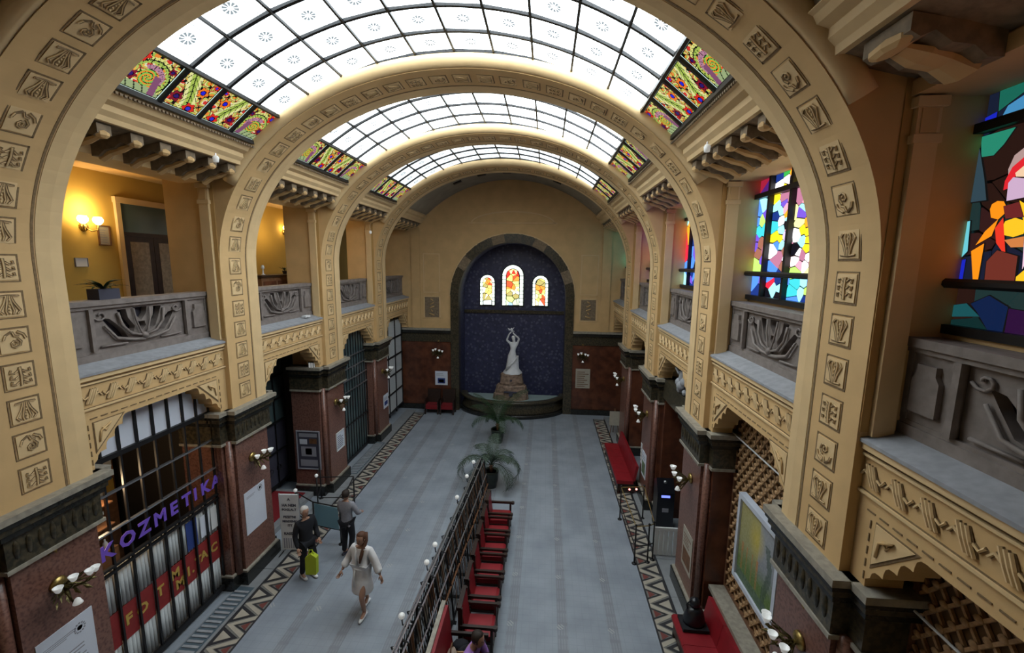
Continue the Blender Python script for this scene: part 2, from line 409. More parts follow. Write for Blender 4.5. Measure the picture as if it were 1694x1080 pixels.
# ------------------------------------------------------------------ spandrels, ledges, friezes
def lamb(ya, yb, z0=3.98, zt=4.64, cw=.56):
    """outline in (y, z) of a spandrel with stepped scalloped corners"""
    n = 4; L = []
    for i in range(n):     # from jamb (ya) stepping up and inwards
        y1 = ya + .05 + cw * i / n; z1 = 4.06 + (zt - 4.06) * i / n; dy = cw / n; dz = (zt - 4.06) / n
        L.append((y1 if i else ya, z1))
        for a in (.1, .35, .6, .85): L.append((y1 + dy * a - .035 * sin(pi * a), z1 + dz * (.15 + .85 * a) + .045 * sin(pi * a)))
    L.append((ya + .05 + cw, zt))
    Rr = [(ya + yb - y_, z_) for y_, z_ in L][::-1]
    return L, Rr
def spandrel(b, s, root):
    a, c = BAYS[b]; ja = a + .12; jc = c - .2
    if b == 0: a = -1.3; ja = 1.2
    x = s * 4.77; xb = s * 5.12
    L, Rr = lamb(ja, jc)
    MB().prism([(a, ZL - .05), (a, ZC), (ja, ZC)] + L + Rr + [(jc, ZC), (c, ZC), (c, ZL - .05)], 'x', x, xb).build('spandrel', 'cream', root)
    # frieze band frame, mouldings
    e = .025
    for z0, z1, g in ((4.86, 4.885, .03), (5.225, 5.25, .03), (5.29, 5.36, .05)):
        MB().box(s * (4.77 - g), x, a, c, z0, z1).build('moulding', 'cream_light', root)
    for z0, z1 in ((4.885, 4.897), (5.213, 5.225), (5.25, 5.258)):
        MB().box(s * 4.762, x, a, c, z0, z1).build('painted_groove_shadow', 'shade_and_inlay', root)  # dark strips painted as shade beside the mouldings, nothing is cut in
    n = 9; st_ = (c - a - .1) / n
    if b == 0: st_ = .30; n = int((c - a) / st_)
    for i in range(n):
        yy = a + .05 + st_ * (i + .5); o = link('frieze_scroll', SCROLL, root); o.location = (x, yy, 5.055); o.scale = (s, 1, 1)
    # dotted inlay line around the opening and corner plates
    dots = MB(); zt = 4.72; yy = ja + .02
    while yy < jc: dots.box(s * 4.762, x, yy, yy + .10, zt, zt + .014); yy += .15
    for q in (ja - .02, jc + .02):
        z = 4.05
        while z < 4.68: dots.box(s * 4.762, x, q - .006, q + .006, z, z + .08); z += .13
    dots.build('dotted_line', 'shade_and_inlay', root)
    for (p, q, d) in ((ja, jc, 1), (jc, ja, -1)):
        tri = [(p + .04 * d, 4.67), (p + .04 * d, 4.20), (p + .52 * d, 4.67)]
        pl = MB().prism([(p + .055 * d, 4.655), (p + .055 * d, 4.25), (p + .47 * d, 4.655)], 'x', s * 4.755, x).build('corner_relief', 'cream_light', root)
        pt = MB().prism(tri, 'x', s * 4.764, x).build('corner_ground', 'shade_and_inlay', root)
        r_ = MB().tube([(s * 4.75, p + .10 * d, 4.36), (s * 4.74, p + .13 * d, 4.52), (s * 4.74, p + .28 * d, 4.60), (s * 4.75, p + .20 * d, 4.50), (s * 4.75, p + .16 * d, 4.56)], .014, 5).build('corner_scroll', 'cream', root, True)
    # stone ledge, sloping slightly to the hall
    MB().prism([(s * 4.70, ZL - .045), (s * 4.70, ZL - .01), (s * 5.02, 5.48), (s * 5.02, ZL - .045)], 'y', a, c).build('ledge', 'ledge_stone', root)
mb = MB()
for q in range(2):
    mb.m = q; r = .020 if q == 0 else .015; dx = -.004 if q == 0 else -.016  # first pass is a wider dark copy, the painted shade around the scroll
    for d in (-1, 0, 1): mb.tube([(dx, .035 * d - .045, -.10), (dx - .01, .035 * d - .005, 0), (dx, .035 * d + .045, .10)], r, 5)
    mb.tube([(dx, -.14, .02), (dx, -.10, -.03), (dx, -.05, .0)], r * .8, 5); mb.tube([(dx, .14, -.02), (dx, .10, .03), (dx, .05, 0)], r * .8, 5)
SCROLL = mb.mesh('frieze_scroll', ['shade_and_inlay', 'cream_light'])
for s, root in ((-1, WL), (1, WR)):
    for b in range(5): spandrel(b, s, root)

# ------------------------------------------------------------------ cornices above the gallery openings
def cornice(b, s, root):
    a, c = BAYS[b]
    if b == 0: a = -1.3
    m_ = 'cream_light'
    prof = [(3.76, 9.065), (3.76, 9.055), (3.80, 9.03), (3.84, 8.97), (3.93, 8.93), (3.94, 8.86), (4.00, 8.80), (4.02, 8.74), (4.08, 8.74), (4.08, 8.86), (4.9, 8.86), (5.3, 9.3), (4.2, 9.5)]
    MB().prism([(s * x, z) for x, z in prof], 'y', a, c).build('cornice_moulding', m_, root)
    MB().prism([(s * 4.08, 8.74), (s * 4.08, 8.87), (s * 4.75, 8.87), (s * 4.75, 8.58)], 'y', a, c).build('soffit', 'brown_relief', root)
    MB().prism([(s * 4.72, 8.44), (s * 4.72, 8.56), (s * 4.76, 8.60), (s * 4.76, 9.0), (s * 5.35, 9.0), (s * 5.35, 8.44)], 'y', a, c).build('lintel_beam', 'cream', root)
    n = 6 if b else 5; st_ = (c - a) / n
    for i in range(n): o = link('console', CONSOLE, root); o.location = (0, a + st_ * (i + .5), 0); o.scale = (s, 1.25 if b else 3., 1)
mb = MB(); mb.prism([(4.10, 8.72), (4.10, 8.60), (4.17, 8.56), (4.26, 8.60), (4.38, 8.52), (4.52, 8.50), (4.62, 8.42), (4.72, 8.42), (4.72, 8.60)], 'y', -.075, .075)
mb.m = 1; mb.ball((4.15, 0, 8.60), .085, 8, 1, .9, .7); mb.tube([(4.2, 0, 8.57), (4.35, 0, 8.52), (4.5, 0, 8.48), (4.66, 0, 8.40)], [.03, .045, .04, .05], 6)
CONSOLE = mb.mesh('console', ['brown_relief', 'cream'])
for s, root in ((-1, WL), (1, WR)):
    for b in range(5): cornice(b, s, root)

# ------------------------------------------------------------------ gallery rooms and outer walls
G = WL
MB().box(-7.5, -7.3, -1.3, YE, 5.2, 8.9).build('gallery_back_wall', 'yellow_wall', WL)
MB().box(-7.5, -5.0, -1.3, YE, 5.15, 5.38).build('gallery_floor', 'brown_marble', WL)
MB().box(-7.5, -5.3, -1.3, YE, 8.72, 8.9).build('gallery_ceiling', 'cream', WL)
MB().box(-8.3, -8.1, -1.3, YE, -.1, 5.2).build('shop_back_wall', 'dark_room', WL)
MB().box(-8.1, -5.7, 8.2, 8.4, 0, 5.2).build('shop_partition', 'dark_room', WL); MB().box(-8.1, -5.7, 12.2, 12.4, 0, 5.2).build('shop_partition', 'dark_room', WL)
MB().box(-8.1, -5.0, -1.3, 3.9, 0, 5.2).build('near_pier_mass', 'red_marble', WL)
# near bay, left: dark side between ledge and camera
MB().box(-7.3, -5.7, 4.2, 4.4, 5.38, 8.72).build('gallery_cross_wall', 'ochre', WL)
# right outer wall: below and above the windows
MB().box(5.28, 5.6, -1.3, YE, 5.2, 6.42).build('window_wall', 'cream', WR)
MB().box(5.40, 5.6, -1.3, YE, 6.4, 9.0).build('window_wall', 'dark_room', WR)
MB().box(5.0, 5.3, -1.3, YE, 5.0, 5.40).build('window_wall', 'cream', WR)
# ceilings: shells over everything, end vaults
CE = struct('ceiling', 'plastered vault at both ends and roof slabs beside the skylights')
for s in (-1, 1):
    MB().prism([(s * 3.82, 9.07), (s * 3.74, 9.30), (s * 4.6, 9.9), (s * 7.5, 9.9), (s * 7.5, 8.9), (s * 5.0, 8.9)], 'y', -1.3, YE).build('roof_slab', 'vault_plaster', CE)
def vaultpts(r=0., n=32): return [((SR + r) * sin(-SA + 2 * SA * i / n), SZ + (SR + r) * cos(-SA + 2 * SA * i / n)) for i in range(n + 1)]
MB().prism(vaultpts() + vaultpts(.25)[::-1], 'y', YR[3] + D, YE).build('end_vault', 'vault_plaster', CE, False)
MB().prism(vaultpts() + vaultpts(.25)[::-1], 'y', -1.3, YR[0]).build('near_vault', 'vault_plaster', CE)
for s_ in (-2, -1, 0, 1, 2):
    a = s_ * .19; g = MB().box(-.17, .17, -.09, .09, -.05, .01).build('vault_vent', 'iron', CE)
    place(g, (cos(a), 0, -sin(a)), (sin(a), 0, cos(a)), ((SR - .0) * sin(a), YR[3] + D + 1.3, SZ + (SR) * cos(a)))

# ------------------------------------------------------------------ balustrades
def balustrade_proto():
    root = empty('balustrade'); L = 2.70
    b = MB().box(0, .22, -L / 2, L / 2, 5.40, 5.58); b.box(.02, .2, -L / 2, L / 2, 5.58, 5.62); b.build('plinth', 'balustrade_stone', root)
    b = MB().box(-.03, .25, -L / 2, L / 2, 6.30, 6.38); b.box(.0, .22, -L / 2, L / 2, 6.25, 6.30); b.build('top_rail', 'balustrade_stone', root)
    for s in (-1, 1):
        b = MB().box(.03, .17, s * .82, s * 1.35, 5.62, 6.25)
        b.prism([(s * 1.24, 5.72), (s * .97, 5.72), (s * .97, 6.02), (s * 1.01, 6.08), (s * 1.01, 6.16), (s * 1.20, 6.16), (s * 1.20, 6.08), (s * 1.24, 6.02)], 'x', -.015, .03)
        b.box(-.02, .03, s * .80, s * .86, 5.62, 6.25); b.box(.015, .03, s * 1.28, s * 1.35, 5.62, 6.25); b.build('side_panel', 'balustrade_stone', root)
    # pierced centre panel: plate with real holes
    cu = bpy.data.curves.new('pierced', 'CURVE'); cu.dimensions = '2D'; cu.fill_mode = 'BOTH'; cu.extrude = .05
    def spl(pts):
        q = cu.splines.new('POLY'); q.points.add(len(pts) - 1)
        for p, (x, y) in zip(q.points, pts): p.co = (x, y, 0, 1)
        q.use_cyclic_u = True
    spl([(-.81, 5.62), (.81, 5.62), (.81, 6.25), (-.81, 6.25)])
    hs = [[(-.60, 6.08), (-.52, 5.95), (-.42, 5.80), (-.28, 5.76), (-.34, 5.88), (-.42, 5.98), (-.50, 6.06)],
          [(-.36, 6.18), (-.24, 6.18), (-.22, 6.05), (-.14, 5.92), (-.16, 5.84), (-.24, 5.88), (-.30, 6.02)],
          [(-.10, 6.20), (.10, 6.20), (.08, 6.10), (.04, 6.05), (0, 6.0), (-.04, 6.05), (-.08, 6.10)],
          [(-.05, 5.97), (.05, 5.97), (.06, 5.90), (0, 5.84), (-.06, 5.90)]]
    hs += [[(-x, z) for x, z in h][::-1] for h in hs[:2]]
    hs = [[(sum(p[0] for p in h) / len(h) + (x - sum(p[0] for p in h) / len(h)) * 1.22, sum(p[1] for p in h) / len(h) + (z - sum(p[1] for p in h) / len(h)) * 1.12) for x, z in h] for h in hs]
    for h in hs: spl([(x, min(z, 6.22)) for x, z in h])
    o = bpy.data.objects.new('t', cu); COL.objects.link(o); me = bpy.data.meshes.new_from_object(o.evaluated_get(bpy.context.evaluated_depsgraph_get())); bpy.data.objects.remove(o)
    me.transform(Matrix(((0, 0, 1, .11), (1, 0, 0, 0), (0, 1, 0, 0), (0, 0, 0, 1)))); me.materials.clear(); me.materials.append(MAT['balustrade_stone'])
    link('pierced_panel', me, root); MB().box(.185, .21, -.8, .8, 5.62, 6.25).build('backing_board', 'ink', root)  # dark sheet added behind the holes to paint their shaded depth
    b = MB(); spi = lambda cy, cz, d, k0=0: [(.04, cy + d * (.02 + .011 * k) * cos(k * .75 + k0), cz + (.02 + .008 * k) * sin(k * .75 + k0)) for k in range(9)]
    for s in (-1, 1):
        b.tube(spi(s * .66, 6.14, s), .015, 5)
        b.tube([(.03, s * .62, 5.98), (.02, s * .46, 5.76), (.02, s * .2, 5.70), (.03, 0, 5.68)], [.015, .022, .025, .025], 6)
        b.tube([(.03, s * .40, 6.16), (.02, s * .36, 5.95), (.02, s * .22, 5.80), (.03, 0, 5.74)], [.022, .02, .022, .02], 6)
        b.tube([(.03, s * .14, 6.2), (.02, s * .12, 6.0), (.02, s * .06, 5.82), (.03, 0, 5.72)], .014, 6)
        b.tube([(.035, s * .7, 5.67), (.03, s * .3, 5.66)], .018, 5)
    b.ball((.03, 0, 5.74), .06, 8); b.build('carved_scrollwork', 'balustrade_stone', root, True)
    return root
bal = balustrade_proto(); first = True
side_words = {-1: ['', 'pale stone pierced balustrade under the yellow gallery with the potted plant', 'pale stone balustrade of the second gallery bay beside the desk', 'pale stone balustrade of the third gallery bay from the camera on the yellow side', 'small far stone balustrade next to the fountain wall, gallery side'],
              1: ['dark stone balustrade below the orange figure window', 'stone balustrade below the multicoloured four-light window', 'stone balustrade below the narrow blue and orange window', 'stone balustrade two bays before the end wall, window side', 'far stone balustrade next to the end wall, window side']}
for s in (-1, 1):
    for b in range(5):
        if s < 0 and b == 0: continue
        o = bal if first else copy_tree(bal); first = False
        a, c = BAYS[b]
        if b == 0: a = c - 2.7
        o.location = (s * 5.0, (a + c) / 2, 0); o.scale = (s, (c - a) / 2.7, 1)
        tag(o, side_words[s][b], 'balustrade', 'stone gallery balustrades')
for y in (.5,):     # right gallery continues past the near bay
    MB().box(5.0, 5.2, -1.3, 1.42, 5.40, 6.38).build('parapet', 'balustrade_stone', WR)

# ------------------------------------------------------------------ skylights
def pane_white(k):
    mb = MB(); c0 = (.86 * k, .96 * k, 1.0 * k)
    mb.col = c0; mb.quad((0, 0, 0), (1, 0, 0), (1, 1, 0), (0, 1, 0))
    mb.col = (.22, .26, .28); t = -.006
    for u in (.22, .78): mb.quad((u - .007, .06, t), (u + .007, .06, t), (u + .007, .94, t), (u - .007, .94, t))
    for v in (.10, .90): mb.quad((.04, v - .005, t), (.96, v - .005, t), (.96, v + .005, t), (.04, v + .005, t))
    n = 10
    for i in range(n):
        a, b = 2 * pi * i / n, 2 * pi * (i + .72) / n
        mb.quad(*[(.5 + r * cos(q), .5 + r * 1.15 * sin(q), t * 1.5) for r, q in ((.05, a), (.05, b), (.14, b), (.14, a))])
    mb.col = (.5 * k, .55 * k, .7 * k)
    for i in range(5):
        a = 2 * pi * i / 5; mb.quad(*[(.5 + r * cos(a + d), .5 + r * sin(a + d), t) for r, d in ((.0, 0), (.04, -.4), (.05, 0), (.04, .4))])
    return mb.mesh('pane', 'lit_glass')
def mixc(a, b, t): return tuple(x + (y - x) * t for x, y in zip(a, b))
def paint_folk(des, u, v):
    """painted flowers and curling leaves; des 0..3"""
    if min(u, v, 1 - u, 1 - v) < .05: return (.75, .95, .85)
    if min(u, v, 1 - u, 1 - v) < .075: return (.02, .05, .03)
    if des in (0, 3) : uu = u if des == 0 else 1 - u
    else: uu = u if des == 1 else 1 - u
    dk = (.03, .04, .03)
    fl = ([(.18, .80, .13, 0), (.22, .34, .11, 1), (.84, .72, .08, 1)] if des in (0, 3) else [(.68, .62, .13, 2), (.24, .30, .13, 1), (.66, .14, .14, 0), (.86, .86, .07, 0)])
    for cx, cy, r, kind in fl:
        d = math.hypot(uu - cx, v - cy); a = atan2(v - cy, uu - cx); rr = r * (1 + .18 * cos(6 * a))
        if d < rr:
            if d < r * .38: return ((.10, .10, .75), (.12, .05, .35), (.05, .05, .85))[kind]
            if d < r * .52: return dk
            if d < rr * .92: return ((.85, .08, .04), (.45, .04, .10), (.95, .38, .04))[kind]
            return dk
    if des in (0, 3):
        d = math.hypot(uu - .52, v - .40); a = atan2(v - .40, uu - .52)
        if .62 < uu < .86 and v < .5 and abs(uu - .72 - .25 * (.35 - v)) < .07: return (.42, .22, .34)
        if .20 < d < .30 and -.2 < a < 2.2: return (.62, .40, .48) if (a * 5) % 1 > .1 else dk
        if .33 < d < .47 and -.6 < a < 3.3:
            return dk if (a * 5 + d * 6) % 1 < .14 or abs(d - .4) < .012 else ((.55, .72, .20) if d < .4 else (.80, .84, .34))
        if d < .19: q = (d * 14 - a / 6.283 * 2) % 1; return dk if q < .18 else ((.90, .50, .06) if q < .6 else (.35, .75, .2))
        if v < .22: return (.50, .62, .36) if (uu * 6 + v * 4) % 1 > .15 else dk
    else:
        c = .30 + .28 * (1 - v) ; d = abs(uu - c - .05 * sin(v * 5))
        if d < .17: q = (v * 7 + d * 9) % 1; return dk if q < .14 or d < .012 else ((.58, .74, .20) if d < .09 else (.82, .86, .45))
    q = (sin(u * 23 + des) + sin(v * 19 + u * 7)) ; 
    if abs(q) < .22: return dk
    n = int((sin(u * 12.3 + des * 3.1) * sin(v * 14.1 + 1.7) + 1) * 3.99)
    return [(.90, .45, .08), (.50, .72, .18), (.85, .85, .40), (.70, .30, .12), (.60, .75, .22), (.92, .62, .14), (.75, .85, .60), (.80, .12, .08)][n]
def pane_painted(des):
    mb = MB(); n = 54
    for i in range(n):
        for j in range(n):
            c = paint_folk(des, (i + .5) / n, (j + .5) / n); g_ = sum(c) / 3; mb.col = tuple((q * .82 + g_ * .18) ** 1.8 * SKYC * (.92 if k_ == 1 else 1) for k_, q in enumerate(c))
            mb.quad((i / n, j / n, 0), ((i + 1) / n, j / n, 0), ((i + 1) / n, (j + 1) / n, 0), (i / n, (j + 1) / n, 0))
    return mb.mesh('pane', 'lit_glass')
# the sun stands over the bench side: that slope of frosted glass is brighter
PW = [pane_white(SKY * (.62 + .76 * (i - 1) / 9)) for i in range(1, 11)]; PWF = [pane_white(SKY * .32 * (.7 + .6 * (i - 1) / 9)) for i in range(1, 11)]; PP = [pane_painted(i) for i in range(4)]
for b in (1, 2, 3):
    a, c = BAYS[b]; a += .012; c -= .012; root = tag(empty('skylight'), ['', 'largest barrel skylight, nearest, milky panes with folk-painted glass edges', 'middle barrel skylight between the second and third arches', 'smallest barrel skylight, just before the dark end vault'][b], 'skylight', 'barrel skylights')
    nu, nv = 12, 4; e = .03
    for i in range(nu):
        t0, t1 = -SA + 2 * SA * i / nu, -SA + 2 * SA * (i + 1) / nu
        p0 = Vector((SR * sin(t0), 0, SZ + SR * cos(t0))); p1 = Vector((SR * sin(t1), 0, SZ + SR * cos(t1)))
        for j in range(nv):
            y0, y1 = a + (c - a) * j / nv, a + (c - a) * (j + 1) / nv
            if i in (0, nu - 1):
                o = link('pane', PP[j], root)     # u runs along y, v upwards from the cornice
                lo, hi = (p0, p1) if i == 0 else (p1, p0)
                X = Vector((0, y1 - y0, 0)); Y = hi - lo; Z = X.cross(Y).normalized() * .01
                M_ = Matrix((X, Y, Z)).transposed().to_4x4(); M_.translation = lo + Vector((0, y0, 0))
                tag(o, 'pane of painted flowers and curling leaves')
            else:
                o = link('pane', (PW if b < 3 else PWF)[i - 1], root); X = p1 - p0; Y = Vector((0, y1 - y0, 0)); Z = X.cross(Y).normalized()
                M_ = Matrix((X, Y, Z)).transposed().to_4x4(); M_.translation = p0 + Vector((0, y0, 0))
            o.matrix_world = M_
    for i in range(nu + 1):
        t = -SA + 2 * SA * i / nu; r = SR - .03; wd = .045 if i in (0, nu) else (.040 if i in (1, nu - 1) else .026)
        x, z = r * sin(t), SZ + r * cos(t); MB().tube([(x, a, z), (x, c, z)], wd, 4).build('glazing_bar', 'iron', root)
    for j in range(nv + 1):
        y = a + (c - a) * j / nv; y += .03 if j == 0 else (-.03 if j == nv else 0)
        wd = .045 if j in (0, nv) else .036
        pts = [((SR - .02) * sin(-SA + 2 * SA * q / 36), y, SZ + (SR - .02) * cos(-SA + 2 * SA * q / 36)) for q in range(37)]
        MB().tube(pts, wd, 4).build('glazing_arc', 'iron', root)
    for s in (-1, 1):      # sloping bead strip below the glass
        n = int((c - a) / .06)
        bd = MB(); 
        for q in range(n): bd.box(s * 3.72, s * 3.745, a + q * .06, a + q * .06 + .035, 9.03, 9.06)
        tag(bd.build('beading', 'brown_relief', root), kind='stuff')

# ------------------------------------------------------------------ stained-glass windows
GC = {'Rd': (.25, .01, .03), 'Vd': (.06, .01, .12), 'Bd': (.01, .03, .18), 'Gm': (.03, .35, .06), 'O': (1, .35, .02), 'Wp': (1, .75, .75), 'Y': (1, .72, .02), 'W': (1, 1, 1), 'K': (.006, .006, .01),
      'C': (.35, .85, .95), 'M': (.42, .16, .25), 'V': (.16, .08, .55), 'P': (.9, .35, .45), 'Yp': (.9, .9, .35), 'T': (.05, .55, .60), 'L': (.6, .5, .85), 'B': (.08, .25, .9), 'Br': (.30, .12, .08),
      'G': (.45, .8, .15), 'Gd': (.02, .14, .08), 'Mg': (.7, .02, .35), 'R': (.85, .02, .05)}
W1 = "7.82 8.46 Rd,7.67 8.24 Vd,7.30 8.45 Bd,7.13 8.46 Gm,6.94 8.38 O,7.10 8.30 Wp,7.13 8.21 Y,7.26 8.24 W,6.96 8.30 K,6.56 8.40 K,6.53 8.25 W,6.56 8.22 Y,6.50 8.29 W,7.36 8.06 Y,7.32 7.96 C,7.14 8.05 M,6.94 8.00 M,7.12 7.96 V,7.07 7.89 P,6.95 7.91 M,6.99 7.79 O,6.86 7.79 Yp,7.30 7.78 Bd,7.19 7.86 C,6.97 7.72 C,7.32 7.65 T,7.16 7.70 W,6.98 7.64 K,7.13 7.56 C,6.93 7.53 P,7.26 7.46 Y,7.15 7.43 Y,6.98 7.46 L,6.91 7.37 M,7.22 7.34 B,7.08 7.33 C,7.29 7.25 W,7.10 7.16 M,6.98 7.24 Br,7.22 7.09 M,6.92 7.11 W,6.94 7.02 Br,7.28 6.97 B,7.91 7.92 B,7.73 8.02 C,7.64 7.84 V,7.94 7.77 B,7.75 7.75 G,7.65 7.63 T,7.85 7.59 T,7.93 7.47 V,7.73 7.36 Br,7.59 7.29 M,7.78 7.22 Br,7.94 7.37 V,7.84 7.02 G,7.67 6.95 G,7.62 7.07 V,6.66 8.02 M,6.45 8.03 Gd,6.54 7.92 P,6.31 7.94 G,6.36 7.88 G,6.24 7.78 C,6.56 7.84 C,6.61 7.75 V,6.40 7.74 G,6.24 7.69 W,6.63 7.63 Yp,6.44 7.61 O,6.31 7.64 O,6.57 7.52 Y,6.42 7.49 Y,6.26 7.54 W,6.67 7.46 W,6.54 7.37 C,6.40 7.37 Y,6.23 7.38 Mg,6.18 7.45 P,6.41 7.27 Y,6.27 7.22 V,6.66 7.23 K,6.62 7.19 W,6.50 7.15 M,6.35 7.12 Wp,6.64 7.11 Wp,6.55 7.02 P,6.27 7.06 M,6.40 7.02 W,6.19 6.97 T,6.31 6.92 Yp,6.60 6.92 G,6.02 7.40 W,5.99 7.25 Y,6.00 7.14 Mg,5.95 7.03 C,6.01 7.06 R,6.02 6.95 Y,7.77 6.77 B,7.61 6.75 V,7.66 6.62 Bd,7.32 6.81 B,7.07 6.80 Bd,7.29 6.74 R,7.22 6.65 C,7.00 6.66 C,6.94 6.78 B,6.57 6.75 T,6.39 6.78 C,6.25 6.78 B,6.62 6.62 T,6.44 6.63 C,6.30 6.64 G,6.31 6.55 Bd,6.60 6.51 B,6.19 6.61 Gd,6.21 6.54 Bd,5.96 6.76 K,6.00 6.66 K,5.88 6.67 L,7.02 6.52 K,7.38 6.50 K"
W0 = {'T':[[(4.05,8.5),(3.84,8.53),(3.82,8.38),(3.95,8.32),(4.03,8.28)]],'S':[[(4.01,8.19),(3.96,8.3),(3.82,8.35),(3.78,8.16)]],'B':[[(4.18,8.25),(4.04,8.28),(4.04,8.19),(4.18,8.2)],[(4.16,7.07),(4.1,7.08),(4.1,6.88),(4.15,6.9)]],'T2':[[(4.14,8.11),(3.87,8.11),(3.94,8.0),(4.01,7.93),(4.11,7.94)]],'H':[[(3.87,7.79),(3.84,7.89),(3.78,7.93),(3.74,7.92),(3.73,7.87),(3.8,7.82),(3.85,7.68)]],'R':[[(3.74,7.88),(3.73,7.83),(3.8,7.74),(3.84,7.64),(3.88,7.63),(3.88,7.7),(3.84,7.8)]],'F':[[(3.81,7.75),(3.72,7.82),(3.7,7.7),(3.8,7.72)]],'L':[[(3.85,7.68),(3.82,7.72),(3.72,7.69),(3.71,7.55),(3.84,7.54)]],'O':[[(3.96,7.49),(3.95,7.53),(3.91,7.55),(3.86,7.54),(3.83,7.49),(3.84,7.44),(3.88,7.4),(3.94,7.42)],[(3.97,7.31),(3.88,7.4),(3.91,7.27),(4.03,7.2)],[(4.06,7.15),(3.96,7.21),(3.96,6.89),(4.0,6.89)]],'Y':[[(3.84,7.32),(3.82,7.38),(3.75,7.4),(3.68,7.37),(3.66,7.33),(3.67,7.27),(3.74,7.25),(3.81,7.27)],[(3.74,7.53),(3.67,7.48),(3.63,7.29),(3.66,7.29)],[(3.7,6.9),(3.62,6.99),(3.58,6.99),(3.57,6.9)]],'R2':[[(3.89,7.33),(3.84,7.41),(3.77,7.1),(3.86,7.21)]],'P':[[(3.66,7.28),(3.63,7.28),(3.6,7.1),(3.63,7.0)]],'M':[[(3.85,7.5),(3.74,7.52),(3.69,7.4),(3.82,7.4)]],'Bo':[[(3.8,7.23),(3.66,7.25),(3.65,7.17),(3.74,7.17)]],'Br':[[(3.91,7.06),(3.84,7.15),(3.68,7.1),(3.67,6.9),(3.9,6.89)]],'C':[[(4.18,7.4),(4.11,7.41),(4.09,7.15),(4.15,7.08)]],'D':[[(4.2,7.95),(4.15,8.07),(4.05,7.76),(4.0,7.57),(4.16,7.57)]],'Tb':[[(4.15,6.67),(4.02,6.7),(3.89,6.6),(4.13,6.57)]],'Db':[[(3.98,6.7),(3.84,6.78),(3.68,6.7),(3.69,6.45),(3.76,6.44),(3.91,6.63)]],'Dg':[[(4.14,6.54),(3.9,6.59),(3.76,6.45),(4.13,6.44)]],'Dp':[[(3.67,6.69),(3.53,6.68),(3.49,6.47),(3.67,6.46)]]}
W0C = {'T': (.01, .13, .09), 'S': (.06, .26, .50), 'B': (.01, .02, .5), 'T2': (.02, .24, .15), 'H': (.45, .30, .28), 'R': (.75, .02, .03), 'F': (.9, .62, .40), 'L': (.62, .42, .60), 'O': (1, .30, .01), 'Y': (1, .58, .02),
       'R2': (.85, .04, .02), 'P': (.9, .6, .75), 'M': (.15, .02, .02), 'Bo': (.65, .22, .06), 'Br': (.16, .03, .02), 'C': (.15, .60, .68), 'D': (.03, .06, .08), 'Tb': (.02, .16, .18), 'Db': (.01, .03, .12), 'Dg': (.01, .05, .05), 'Dp': (.05, .01, .08)}
def voronoi(seeds, rect):
    y0, y1, z0, z1 = rect; cells = []
    for i, (a, b) in enumerate(seeds):
        poly = [(y0, z0), (y1, z0), (y1, z1), (y0, z1)]
        for j, (c, d) in enumerate(seeds):
            if i == j or not poly: continue
            mx, mz, nx, nz = (a + c) / 2, (b + d) / 2, c - a, d - b; out = []
            for k in range(len(poly)):
                p, q = poly[k], poly[(k + 1) % len(poly)]
                dp = (p[0] - mx) * nx + (p[1] - mz) * nz; dq = (q[0] - mx) * nx + (q[1] - mz) * nz
                if dp <= 0: out.append(p)
                if dp * dq < 0: t = dp / (dp - dq); out.append((p[0] + (q[0] - p[0]) * t, p[1] + (q[1] - p[1]) * t))
            poly = out
        cells.append(poly)
    return cells
def window(n, b, label, seeds, extra=None, xw=5.26):
    a, c = BAYS[b]
    if b == 0: a = c - 2.7
    root = struct('window_%d' % n, label); y0, y1, z0, z1 = a - .0, c + .06, 6.44, 8.62
    MB().box(xw + .06, xw + .10, y0, y1, z0, z1).build('lead_backing', 'iron', root)
    cols = [c_ for _, _, c_ in seeds]; cells = voronoi([(q, r) for q, r, _ in seeds], (y0 + .02, y1 - .02, z0, z1))
    for poly, cc in zip(cells, cols):
        if len(poly) < 3: continue
        cy = sum(p[0] for p in poly) / len(poly); cz = sum(p[1] for p in poly) / len(poly)
        sh = []
        for p in poly:
            d = math.hypot(p[0] - cy, p[1] - cz) or 1; k = max(.3, 1 - .012 / d * 1.2); sh.append((cy + (p[0] - cy) * k, cz + (p[1] - cz) * k))
        dim = (.45 if cy > 2.9 else 1.) if n == 1 else (.66 if min(cc) < .6 else 1.)
        mb = MB(); mb.col = tuple(q * WIN * dim for q in cc); mb.prism(sh, 'x', xw + .045, xw + .07); mb.build('pane', 'lit_glass', root)
    for i, (poly, cc) in enumerate(extra or []):
        cy = sum(p[0] for p in poly) / len(poly); cz = sum(p[1] for p in poly) / len(poly)
        mb = MB(); mb.col = (.004, .004, .004); mb.prism([(cy + (p[0] - cy) * 1.06, cz + (p[1] - cz) * 1.04) for p in poly], 'x', xw + .040 - i * .0004, xw + .05)
        dim = .42 if cy > 3.3 else .8
        if cz < 6.8 and max(cc) < .3: dim *= .5
        mb.col = tuple(q * WIN * dim for q in cc); mb.prism(poly, 'x', xw + .0385 - i * .0004, xw + .05); mb.build('pane', 'lit_glass', root)
    # iron frame: mullions, bars
    ys = [y1 - .03, y1 - .53, y1 - 1.17, y1 - 1.86, y0 + .2]
    if n == 1: ys = [y1 - .03, y1 - .95, y1 - 1.6, y1 - 2.2, y0 + .03]
    for i, y in enumerate(ys):
        MB().box(xw - .03, xw + .06, y - .032, y + .032, z0, z1).build('mullion', 'iron', root)
    MB().box(xw - .04, xw + .05, y0, y1, 8.13, 8.21).build('transom', 'iron', root)
    MB().tube([(xw - .06, y0, 6.87), (xw - .06, y1, 6.87)], .045, 8).build('cross_rail', 'iron', root)
    MB().box(xw - .05, xw + .06, y0, y1, 6.42, 6.50).build('bottom_rail', 'iron', root)
    MB().box(xw - .02, xw + .08, y0, y1, 8.55, 8.64).build('top_rail', 'iron', root)
    return root
